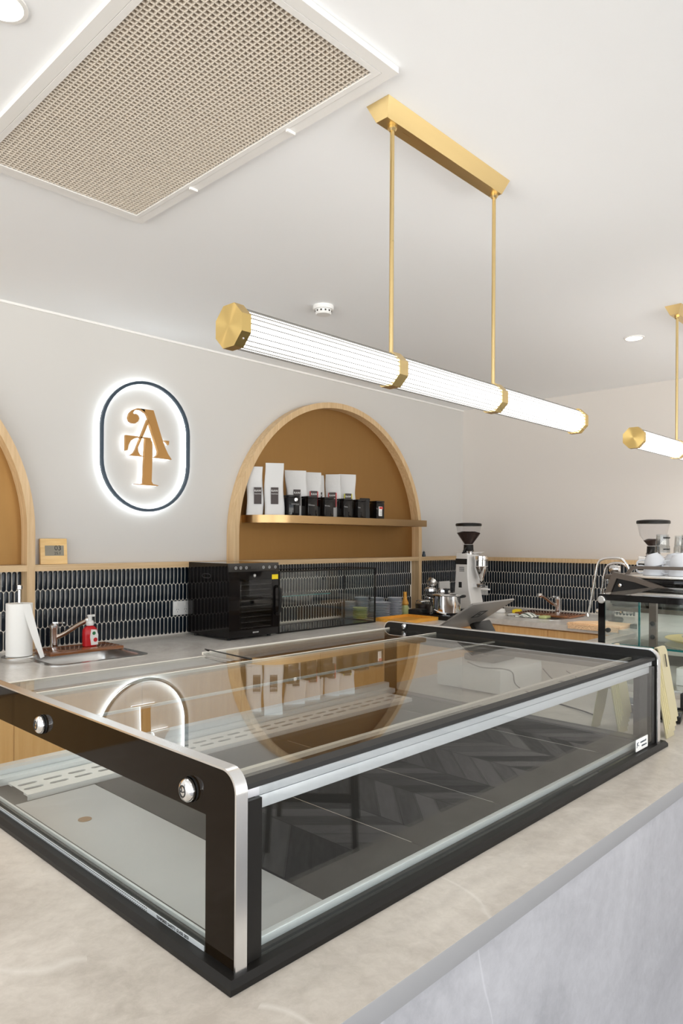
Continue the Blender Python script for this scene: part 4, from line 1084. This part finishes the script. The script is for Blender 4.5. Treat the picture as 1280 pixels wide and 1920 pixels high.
for x in (ox0+.085, ox0+.105):
    b = B(); b.cyl((x, oy0+.03, .99), (x, oy0+.03, 1.28), .002, 8); op('rack_upright', b, 'chrome')
for x in (ox0+.03, ox1-.04):
    for y in (oy0+.04, oy1-.04):
        b = B(); b.cyl((x, y, ZC), (x, y, oz0), .012, 12); op('oven_foot', b, 'rubber')
b = B(); hx = ox0-.001
pts = [(hx, 3.405+.03*math.cos(a*PI/12)+(.012 if math.cos(a*PI/12) > 0 else -.012), 1.300+.012*math.sin(a*PI/12)) for a in range(24)]
b.tube(pts, .0022, 6, closed=True); op('side_grip', b, 'rubber')
# glass counter case
cc = thing('glass_counter_case', 'low black framed glass case on the worktop beside the dehydrator', 'glass case', (3.27, 3.39, ZC)); cl_ = cc.location
def ccp(name, b, mt): return build(name, b, mt, cc, world=cl_)
kx0, kx1, ky0, ky1, kz1 = 2.825, 3.718, 3.235, 3.54, 1.322
b = B(); f = .009
for z in (ZC+.001, kz1-f):
    b.box(kx0, kx1, ky0, ky0+f, z, z+f); b.box(kx0, kx1, ky1-f, ky1, z, z+f); b.box(kx0, kx0+f, ky0+f, ky1-f, z, z+f); b.box(kx1-f, kx1, ky0+f, ky1-f, z, z+f)
for x in (kx0, kx1-f):
    for y in (ky0, ky1-f): b.box(x, x+f, y, y+f, ZC+.001+f, kz1-f)
ccp('black_frame', b, 'black')
b = B(); b.box(kx0+f, kx1-f, ky0+f, ky1-f, ZC+.002, ZC+.006); ccp('dark_glass_base', b, 'gloss')
b = B(); b.box(kx0+f, kx1-f, ky0+.002, ky0+.005, ZC+.011, kz1-f); ccp('front_pane', b, 'glass')
b = B(); b.box(kx1-.005, kx1-.002, ky0+f, ky1-f, ZC+.011, kz1-f); ccp('end_pane', b, 'glass')
b = B(); b.box(kx0+f, kx1-f, ky0+f, ky1-f, kz1-.005, kz1-.002); ccp('top_pane', b, 'glass')
b = B(); b.box(kx0+f, kx1-.42, ky0+.03, ky1-.03, 1.160, 1.165); ccp('glass_shelf', b, 'glass')
b = B(); b.box(kx0+f, kx1-.42, ky0+.027, ky0+.0295, 1.1595, 1.1655); ccp('shelf_edge', b, 'glassedge')
for x in (3.05, 3.2): pass

# stacks of plates
def plate_bm(r, t=.011):
    b = B(); b.lathe([(0, 0), (r*.55, 0), (r*.60, .002), (r*.95, .0095), (r, .0115), (r*.985, .013), (r*.9, .0105), (r*.58, .0048), (0, .0045)], (0, 0, 0), 32); return b
def stack(x, y, r, n, mt, where, dz=.0118, z0=None):
    z = Z0 if z0 is None else z0
    m0 = build('saucer', plate_bm(r), mt, world=(0, 0, 0))
    ords = ['bottom', 'second', 'third', 'fourth', 'fifth', 'sixth', 'seventh', 'eighth', 'ninth', 'tenth', 'eleventh', 'twelfth']
    for k in range(n):
        o = m0 if k == 0 else m0.copy()
        if k: C.objects.link(o)
        o.location = (x+random.uniform(-.002, .002), y+random.uniform(-.002, .002), z+dz*k)
        nm = 'topmost' if k == n-1 else ('bottom one' if k == 0 else ords[k] + ' from the bottom')
        tag(o, ('%s plate, %s' if where == 'pale green' else '%s, %s') % (where, nm), 'plate', 'stacked plates beside the glass case')
stack(3.809, 3.582, .056, 10, 'plate', 'small grey plate nearest the glass case')
stack(3.948, 3.575, .058, 12, 'plate', 'grey plate behind the green stack')
stack(3.788, 3.445, .056, 7, 'greenp', 'pale green')
stack(4.120, 3.570, .056, 11, 'plate', 'grey plate in the back right stack')
stack(3.935, 3.385, .080, 10, 'plate', 'wide grey plate')
stack(4.110, 3.385, .058, 12, 'plate', 'small grey plate beside the whisk')

# bamboo whisk in green holder
th = thing('matcha_whisk', 'bamboo whisk standing in a green holder beside the plates', 'whisk', (4.275, 3.42, Z0))
b = B(); b.lathe([(0, 0), (.028, 0), (.036, .02), (.03, .05), (.022, .078), (.018, .080), (.016, .05), (0, .03)], (0, 0, 0), 24); build('ceramic_holder', b, 'greenp', th)
b = B(); b.lathe([(0, .06), (.016, .06), (.030, .085), (.018, .115), (.0145, .125), (.013, .160), (.014, .175), (0, .176)], (0, 0, 0), 24); build('whisk_body', b, 'bamboo_o', th)
# glass jar with dark contents
th = thing('glass_jar', 'glass jar of dark tea with a metal clip lid behind the tray', 'jar', (4.385, 3.33, Z0))
b = B(); b.lathe([(0, 0), (.058, 0), (.062, .006), (.062, .088), (.05, .10), (.05, .106)], (0, 0, 0), 32); build('jar_body', b, 'cleargl', th)
b = B(); b.lathe([(0, .003), (.057, .003), (.058, .08), (0, .082)], (0, 0, 0), 28); build('jar_contents', b, 'bean', th)
b = B(); b.lathe([(0, .112), (.045, .112), (.054, .106), (.054, .100), (0, .10)], (0, 0, 0), 28); build('jar_lid', b, 'steel', th)
# stock pot on a black induction plate
th = thing('induction_hob', 'black portable hob under the steel pot', 'hob', (4.30, 3.06, Z0))
b = B(); b.box(-.15, .15, -.13, .13, 0, .03, bev=.006); build('hob_body', b, 'black', th)
b = B(); b.box(-.14, .14, -.12, .12, .0302, .034); build('hob_glass', b, 'gloss', th)
b = B(); b.tube(bez([(4.17, 3.215, .985), (4.165, 3.19, .99), (4.155, 3.17, .98)]), .012, 10); b.box(4.16, 4.27, 3.20, 3.30, Z0, 1.0, bev=.01)
o = build('black_kettle_base', b, 'rubber', world=(4.2, 3.25, Z0)); tag(o, 'black appliance base left of the steel pot', 'appliance')
b = B(); b.cyl((4.03, 2.985, 1.03), (4.085, 2.965, .995), .006, 10); 
th = thing('steel_pot', 'polished steel stock pot with lid and black handles', 'pot', (4.33, 3.07, .975))
b = B(); b.lathe([(0, 0), (.098, 0), (.104, .008), (.104, .128), (.107, .131), (.102, .131), (.100, .01), (0, .006)], (0, 0, 0), 48); build('pot_body', b, 'chrome', th)
b = B(); b.lathe([(.108, .132), (.100, .138), (.05, .150), (0, .153), (0, .150), (.05, .146), (.1, .133)], (0, 0, 0), 48); ld = build('pot_lid', b, 'chrome', th)
b = B(); b.lathe([(0, .152), (.012, .152), (.011, .166), (.026, .172), (.026, .180), (0, .181)], (0, 0, 0), 24); build('lid_knob', b, 'rubber', ld)
for s in (-1, 1):
    b = B(); ca = Vector((.6925, -.7215, 0))*s; cp_ = Vector((.7215, .6925, 0))
    b.tube(bez([ca*.10+cp_*.03+Vector((0, 0, .12)), ca*.13+cp_*.025+Vector((0, 0, .125)), ca*.135+Vector((0, 0, .126)), ca*.13-cp_*.025+Vector((0, 0, .125)), ca*.10-cp_*.03+Vector((0, 0, .12))], 4), .008, 8)
    build('pot_handle', b, 'rubber', th)
# two french presses + bag
for (x, y, h, lab) in ((4.60, 3.42, .20, 'left of the two glass canisters with steel lids behind the pot'), (4.76, 3.42, .185, 'right one of the two glass canisters with steel lids behind the pot')):
    th = thing('glass_canister', lab, 'canister', (x, y, Z0), 0, 'glass canisters behind the pot')
    b = B(); b.lathe([(0, 0), (.045, 0), (.048, .006), (.048, h-.05), (.043, h-.04)], (0, 0, 0), 28); build('glass_body', b, 'cleargl', th)
    b = B(); b.lathe([(.050, h-.095), (.0505, h-.09), (.0505, h-.086), (.050, h-.082)], (0, 0, 0), 28); build('steel_band', b, 'chrome', th)
    b = B(); b.lathe([(0, h), (.03, h-.002), (.046, h-.015), (.048, h-.035), (0, h-.035)], (0, 0, 0), 28); build('steel_lid', b, 'chrome', th)
th = thing('metal_scoop', 'steel scoop standing upright on the left canister', 'scoop', (4.60, 3.42, Z0+.20))
b = B(); b.lathe([(0, 0), (.012, .002), (.034, .020), (.042, .050), (.040, .050), (.03, .022), (0, .006)], (0, 0, 0), 24); mv(b, Matrix.Rotation(.9, 4, 'Y')); mv(b, T((-.012, 0, .012))); build('scoop_bowl', b, 'steel', th)
b = B(); b.tube([(-.02, 0, 0.004), (-.05, -.01, .004)], .004, 8); build('scoop_handle', b, 'steel', th)
th = thing('folded_paper_bag', 'white folded paper bag with black print behind the pot', 'paper bag', (4.93, 3.52, Z0), -.55)
b = B(); b.prism([(-.050, 0), (.055, 0), (.045, .23), (-.048, .225)], -.012, .012, 'y'); build('bag_body', b, 'paper', th)
t_ = txt('48', .04); mv(t_, T((.015, -.0135, .10))); build('bag_print', t_, 'ink', th)
b = B(); b.cyl((4.10, 2.97, 1.005), (4.165, 2.96, .985), .006, 10); b.cyl((4.06, 2.985, 1.025), (4.10, 2.97, 1.005), .0035, 8)
tag(build('white_handled_spoon', b, 'paper', world=(4.1, 2.97, .99)), 'white handled tool leaning in front of the pot', 'spoon')
# orange bamboo tray
th = thing('bamboo_tray', 'orange bamboo tray on the back worktop beside the plates', 'tray', (3.96, 3.15, Z0), .0)
b = B(); tw, td = .185, .14
b.box(-tw, tw, -td, td, 0, .006); tr = build('tray_base', b, 'bamboo_o', th)
b = B(); b.box(-tw, tw, -td, -td+.009, .006, .024); b.box(-tw, tw, td-.009, td, .006, .024); b.box(-tw, -tw+.009, -td+.009, td-.009, .006, .024); b.box(tw-.009, tw, -td+.009, td-.009, .006, .024); build('tray_rim', b, 'bamboo_o', th)

# sinks
def sink(x0, x1, y0, y1, d, label):
    th = thing('sink', label, 'sink', ((x0+x1)/2, (y0+y1)/2, ZC))
    def rr(hx, hy, r, n=8):
        p = []
        for (sx, sy, a0) in ((1, 1, 0), (-1, 1, PI/2), (-1, -1, PI), (1, -1, 1.5*PI)):
            for i in range(n+1):
                a = a0+PI/2*i/n; p.append((sx*(hx-r)+r*math.cos(a), sy*(hy-r)+r*math.sin(a)))
        return p
    hx, hy = (x1-x0)/2, (y1-y0)/2
    lv = [(hx, hy, .07, .0), (hx, hy, .07, .003), (hx-.012, hy-.012, .062, .0035), (hx-.035, hy-.035, .055, .0025), (hx-.038, hy-.038, .052, -.004), (hx-.045, hy-.045, .05, -d), (hx-.07, hy-.07, .04, -d-.012)]
    b = B(); rg = [[b.bm.verts.new((*p, z)) for p in rr(a, c, r)] for a, c, r, z in lv]
    for A, Bq in zip(rg, rg[1:]):
        for k in range(len(A)): b.bm.faces.new((A[k], A[(k+1) % len(A)], Bq[(k+1) % len(A)], Bq[k]))
    b.bm.faces.new(rg[-1]); build('sink_bowl', b, 'steel', th)
    b = B(); b.lathe([(0, -d-.009), (.03, -d-.009), (.034, -d-.0115)], (0, 0, 0), 24); build('drain', b, 'chrome', th)
sink(1.365, 1.875, 3.085, 3.525, .12, 'small steel sink in the back worktop half covered by a board')
sink(4.735, 5.165, 2.395, 2.835, .12, 'small steel sink in the right worktop holding a cloth')
def tap(x, y, ang, label):
    th = thing('mixer_tap', label, 'tap', (x, y, Z0), ang, 'mixer taps')
    b = B(); b.lathe([(0, 0), (.026, 0), (.026, .006), (.021, .010), (.021, .105), (.023, .108), (.023, .125), (.012, .135), (0, .136)], (0, 0, 0), 24); build('tap_body', b, 'chrome', th)
    b = B(); b.tube(bez([(.012, 0, .06), (.06, 0, .085), (.12, 0, .125), (.165, 0, .148)]), .013, 12); sp = build('spout', b, 'chrome_reflect_brown', th)
    b = B(); b.lathe([(0, -.018), (.015, -.016), (.017, 0), (.015, .018), (0, .02)], (.178, 0, .150), 20, 'x'); build('spout_head', b, 'chrome', th)
    b = B(); b.box(-.006, .055, -.008, .008, .132, .141, bev=.003); build('tap_lever', b, 'chrome', th)
M['chrome_reflect_brown'] = mat('spout_chrome_brown_reflection', (.55, .45, .38), .15, 1.0)  # brown reflection put into the chrome's base colour
tap(1.60, 3.585, -.75, 'chrome mixer tap beside the red soap bottle')
tap(5.215, 2.63, 2.75, 'chrome mixer tap at the right wall sink')
# walnut boards over the sinks
th = thing('wooden_board', 'dark wooden board laid over the left sink', 'board', (1.665, 3.445, ZC+.004))
b = B(); b.box(1.475, 1.86, 3.345, 3.545, ZC+.004, ZC+.020, bev=.003); build('board_slab', b, 'walnut', th, world=th.location)
b = B(); ring4(b, 1.490, 1.845, 3.360, 3.530, .004, ZC+.0195, ZC+.0208); build('juice_groove', b, 'walnut', th, world=th.location)
th = thing('wooden_board', 'brown wooden board laid over the right wall sink', 'board', (5.04, 2.64, ZC+.004))
b = B(); b.box(4.90, 5.17, 2.38, 2.83, ZC+.004, ZC+.020, bev=.003); build('board_slab', b, 'walnut', th, world=th.location)
# soap bottle
th = thing('soap_bottle', 'red foam hand soap bottle with white pump by the tap', 'soap bottle', (1.722, 3.440, ZC+.0205))
b = B(); n = 28; rings = []
for (t, r) in ((0, .030), (.004, .034), (.06, .035), (.085, .033), (.098, .024), (.104, .014), (.108, .014)):
    rings.append([b.bm.verts.new((r*1.1*math.copysign(abs(math.cos(2*PI*k/n))**.8, math.cos(2*PI*k/n)), r*.75*math.copysign(abs(math.sin(2*PI*k/n))**.8, math.sin(2*PI*k/n)), t)) for k in range(n)])
for A, Bq in zip(rings, rings[1:]):
    for k in range(n): b.bm.faces.new((A[k], A[(k+1) % n], Bq[(k+1) % n], Bq[k]))
b.bm.faces.new(rings[0][::-1]); b.bm.faces.new(rings[-1]); build('bottle_body', b, 'red', th)
b = B(); b.lathe([(0, .106), (.018, .106), (.021, .115), (.018, .128), (.010, .133), (.010, .150), (.014, .152), (.014, .160), (0, .161)], (0, 0, 0), 24); b.box(-.007, .026, -.007, .007, .150, .161, bev=.003); build('pump', b, 'white', th)
b = B(); b.prism([(-.006, .008), (.030, .008), (.031, .060), (.022, .085), (-.006, .088), (-.012, .05)], -.0288, -.0255, 'y'); lb = build('front_label', b, 'paper', th)
b = B(); b.lathe([(0, 0), (.009, 0), (.009, -.0008), (0, -.0008)], (.008, -.0289, .068), 20, 'y'); build('green_emblem', b, 'green', lb)
b = B(); b.lathe([(0, 0), (.011, 0), (.010, -.0008), (0, -.0008)], (.016, -.0289, .034), 20, 'y'); build('red_emblem', b, 'red', lb)
# paper towel
th = thing('paper_towel_roll', 'paper towel roll on a steel holder at the left edge', 'paper towel', (1.335, 3.36, Z0))
b = B(); b.lathe([(0, 0), (.075, 0), (.077, .004), (.077, .020), (.072, .024), (0, .024)], (0, 0, 0), 40); build('holder_base', b, 'steel', th)
b = B(); b.lathe([(.02, .026), (.058, .026), (.058, .268), (.02, .268), (.02, .026)], (0, 0, 0), 40); rl = build('paper_roll', b, 'paper', th)
b = B(); b.lathe([(0, .268), (.008, .268), (.008, .33), (.013, .335), (.013, .352), (0, .354)], (0, 0, 0), 20); build('holder_post', b, 'chrome', th)
b = B(); rows = 12; g = []
cr = Vector((.6925, -.7215, 0)); cf = Vector((-.7215, -.6925, 0))
for i in range(rows+1):
    t = i/rows
    p0 = cr*(.036+.075*t**1.3) + cf*(.046-.02*t) + Vector((0, 0, .266-.250*t))
    p1 = cr*(.060+.062*t) + cf*(.02-.01*t) + Vector((0, 0, .266-.245*t))
    g.append((b.bm.verts.new(p0), b.bm.verts.new(p1), b.bm.verts.new(p1-cf*.0015), b.bm.verts.new(p0-cf*.0015)))
for A, Bq in zip(g, g[1:]):
    for k in range(4): b.bm.faces.new((A[k], A[(k+1) % 4], Bq[(k+1) % 4], Bq[k]))
b.bm.faces.new(g[0]); b.bm.faces.new(g[-1][::-1])
build('hanging_sheet', b, 'paper', rl)
# clock on rail
th = thing('digital_clock', 'small wooden digital clock standing on the oak rail', 'clock', (1.612, 3.622, 1.3775))
fr_ = T((1.612, 3.612, 1.3775)) @ RZ(-.12) @ RX(-.12)
b = B(); b.box(-.068, .068, 0, .022, 0, .135, bev=.003); mv(b, fr_); build('clock_body', b, 'bamboo', th, world=th.location)
b = B(); b.box(-.045, .050, -.0012, 0, .045, .098); mv(b, fr_); lc = build('lcd_screen', b, 'lcd', th, world=th.location)
t_ = txt('03', .036); mv(t_, fr_ @ T((.020, -.0014, .084))); build('digits', t_, 'ink', lc, world=th.location)
t_ = txt('25.1', .020); mv(t_, fr_ @ T((.018, -.0014, .057))); build('digits', t_, 'ink', lc, world=th.location)
# little figure at the right foot of the arch
b = B(); b.lathe([(0, 0), (.014, 0), (.016, .01), (.010, .028), (.012, .036), (0, .048)], (4.775, 3.62, 1.3775), 16); tag(build('small_figurine', b, 'navy', world=(4.775, 3.62, 1.3775)), 'tiny dark blue and white ornament on the rail right of the arch', 'ornament')
# power sockets
def socket(loc, rz, label):
    th = thing('power_socket', label, 'socket', loc, rz)
    b = B(); b.box(-.057, .057, -.010, 0, -.042, .042, bev=.004); build('socket_plate', b, 'white', th)
    for s in (-1, 1):
        b = B(); b.box(s*.028-.006, s*.028+.006, -.0125, -.010, .014, .030, bev=.001); build('rocker_switch', b, 'trimwhite', th)
        b = B()
        for (dx, a) in ((-.006, .5), (.006, -.5)):
            before = set(b.bm.verts); b.box(-.001, .001, -.0104, -.0100, -.004, .004); b.move_new(before, T((s*.028+dx, 0, -.008)) @ Matrix.Rotation(a, 4, 'Y'))
        b.box(s*.028-.001, s*.028+.001, -.0104, -.0100, -.026, -.018); build('socket_slots', b, 'ink', th)
socket((2.405, 3.652, 1.098), 0, 'white double socket on the tiles left of the dehydrator')
socket((XW-.010, 3.44, 1.075), -PI/2, 'white socket on the right wall tiles behind the grinder')
# right worktop small things
th = thing('yellow_sponge', 'yellow sponge on the right worktop beside the sink', 'sponge', (5.03, 2.885, Z0), .3)
b = B(); b.box(-.05, .05, -.03, .03, 0, .028, bev=.01); build('sponge_foam', b, 'yellow', th)
th = thing('steel_pitcher', 'small pale pot behind the tablet at the sink', 'pot', (4.93, 2.985, Z0))
b = B(); b.lathe([(0, 0), (.045, 0), (.05, .01), (.042, .035), (.04, .037)], (0, 0, 0), 28); build('pot_bowl', b, 'white_en', th)
b = B(); b.lathe([(.042, .037), (.03, .045), (.008, .05), (.010, .062), (0, .064)], (0, 0, 0), 24); build('pot_cover', b, 'chrome', th)
b = B(); random.seed(3); nx, ny = 10, 6; g = []
for i in range(nx+1):
    row = []
    for j in range(ny+1):
        u, v = i/nx-.5, j/ny-.5
        row.append(b.bm.verts.new((4.81+u*.16, 2.66+v*.15, ZC+.006+.028*max(0, math.cos(u*5))*max(0, math.cos(v*3.5))+random.uniform(0, .009))))
    g.append(row)
for i in range(nx):
    for j in range(ny): b.bm.faces.new((g[i][j], g[i+1][j], g[i+1][j+1], g[i][j+1])).smooth = True
def check_mat():
    mt = mat('green_white_stripes', (.8, .8, .78), .9); v = objco(mt, (40, 40, 40), (0, 0, .4)); sp = nd(mt, 'ShaderNodeSeparateXYZ'); lk(mt, v, sp.inputs[0])
    s = mth(mt, 'GREATER_THAN', mth(mt, 'FRACT', sp.outputs[0]), .62)
    lk(mt, mixc(mt, s, (.78, .80, .76), (.07, .11, .08)), bsdf(mt).inputs['Base Color']); return mt
M['stripe'] = check_mat()
o = build('striped_cloth', b, 'stripe', world=(4.81, 2.66, ZC)); sm = o.modifiers.new('s', 'SOLIDIFY'); sm.thickness = .003; tag(o, 'green and white striped cloth heaped at the right sink', 'cloth')
b = B(); b.box(4.77, 4.85, 2.50, 2.56, ZC+.003, ZC+.022, bev=.008); tag(build('green_scourer', b, 'greenp', world=(4.8, 2.53, ZC)), 'bright green scourer beside the striped cloth', 'scourer')
b = B(); b.box(4.79, 4.85, 2.765, 2.825, ZC+.004, ZC+.016, bev=.005); tag(build('white_soap_dish', b, 'white_en', world=(4.82, 2.80, ZC)), 'white oval dish on the near rim of the right sink', 'dish')
# peach cloth folded on the worktop, one edge over the front
b = B()
for k in range(4):
    q = .006*(k % 2); z = ZC+.0005+.0052*k
    b.prism([(RX0-.006+q, 2.225-q), (RX0-.006+q, 1.86+q), (4.78-q, 1.85+q), (4.86-.02*k, 2.10-.01*k), (4.70-.01*k, 2.20-q)], z, z+.0048, 'z')
b.box(RX0-.010, RX0-.004, 1.87, 2.215, ZC-.020, ZC+.012)
o = build('folded_cloth', b, 'cloth', world=(RX0+.1, 2.04, ZC)); tag(o, 'peach waffle cloth folded over the edge of the right worktop', 'cloth')
b = B(); b.lathe([(0, 0), (.045, .002), (.055, .02), (.045, .036), (0, .04)], (4.95, 2.06, Z0), 24); tag(build('dark_knock_box', b, 'rubber', world=(4.95, 2.06, Z0)), 'black round knock box by the steam wand on the right worktop', 'knock box')

# ------------------------------------------------------------------ customer side (seen mirrored in the case's front glass)
ch = thing('dining_chair', 'dark wooden chair with tan seat mirrored in the case\'s front glass', 'chair', (2.53, -1.16, 0), -.72)
b = B(); b.box(-.23, .23, -.22, .22, .435, .465, bev=.012); build('seat', b, 'seat', ch)
for sx in (-1, 1):
    for sy in (-1, 1):
        b = B(); b.tube([(sx*.225, sy*.215, 0), (sx*.20, sy*.195, .44)] + ([(sx*.19, sy*.23, .78)] if sy < 0 else []), .015, 12); build('leg', b, 'chairwood', ch)
b = B(); b.box(-.20, .20, .185, .205, .385, .435); b.box(-.20, .20, -.205, -.185, .385, .435); b.box(-.205, -.185, -.19, .19, .385, .435); b.box(.185, .205, -.19, .19, .385, .435); build('seat_frame', b, 'chairwood', ch)
b = B(); b.box(-.21, .21, .19, .21, .24, .28); b.box(-.215, -.195, -.2, .2, .24, .28); b.box(.195, .215, -.2, .2, .24, .28); build('stretcher', b, 'chairwood', ch)
b = B(); b.tube(bez([(-.20, -.225, .76), (-.1, -.265, .77), (.1, -.265, .77), (.20, -.225, .76)]), .022, 12); build('backrest', b, 'chairwood', ch)
tb = thing('pedestal_table', 'round pedestal table mirrored in the case\'s front glass', 'table', (1.95, -1.45, 0))
b = B(); b.lathe([(0, .715), (.35, .715), (.355, .72), (.355, .738), (.35, .742), (0, .742)], (0, 0, 0), 48); build('table_top', b, 'oak', tb)
b = B(); b.cyl((0, 0, .03), (0, 0, .715), .035, 20); build('pedestal', b, 'chairwood', tb)
for k in range(4):
    a = .35+k*PI/2; b = B(); b.tube([(0, 0, .07), (.30*math.cos(a), .30*math.sin(a), .03)], .028, 10, r1=.016); b.cyl((.29*math.cos(a), .29*math.sin(a), 0), (.29*math.cos(a), .29*math.sin(a), .02), .02, 12); build('base_leg', b, 'chairwood', tb)
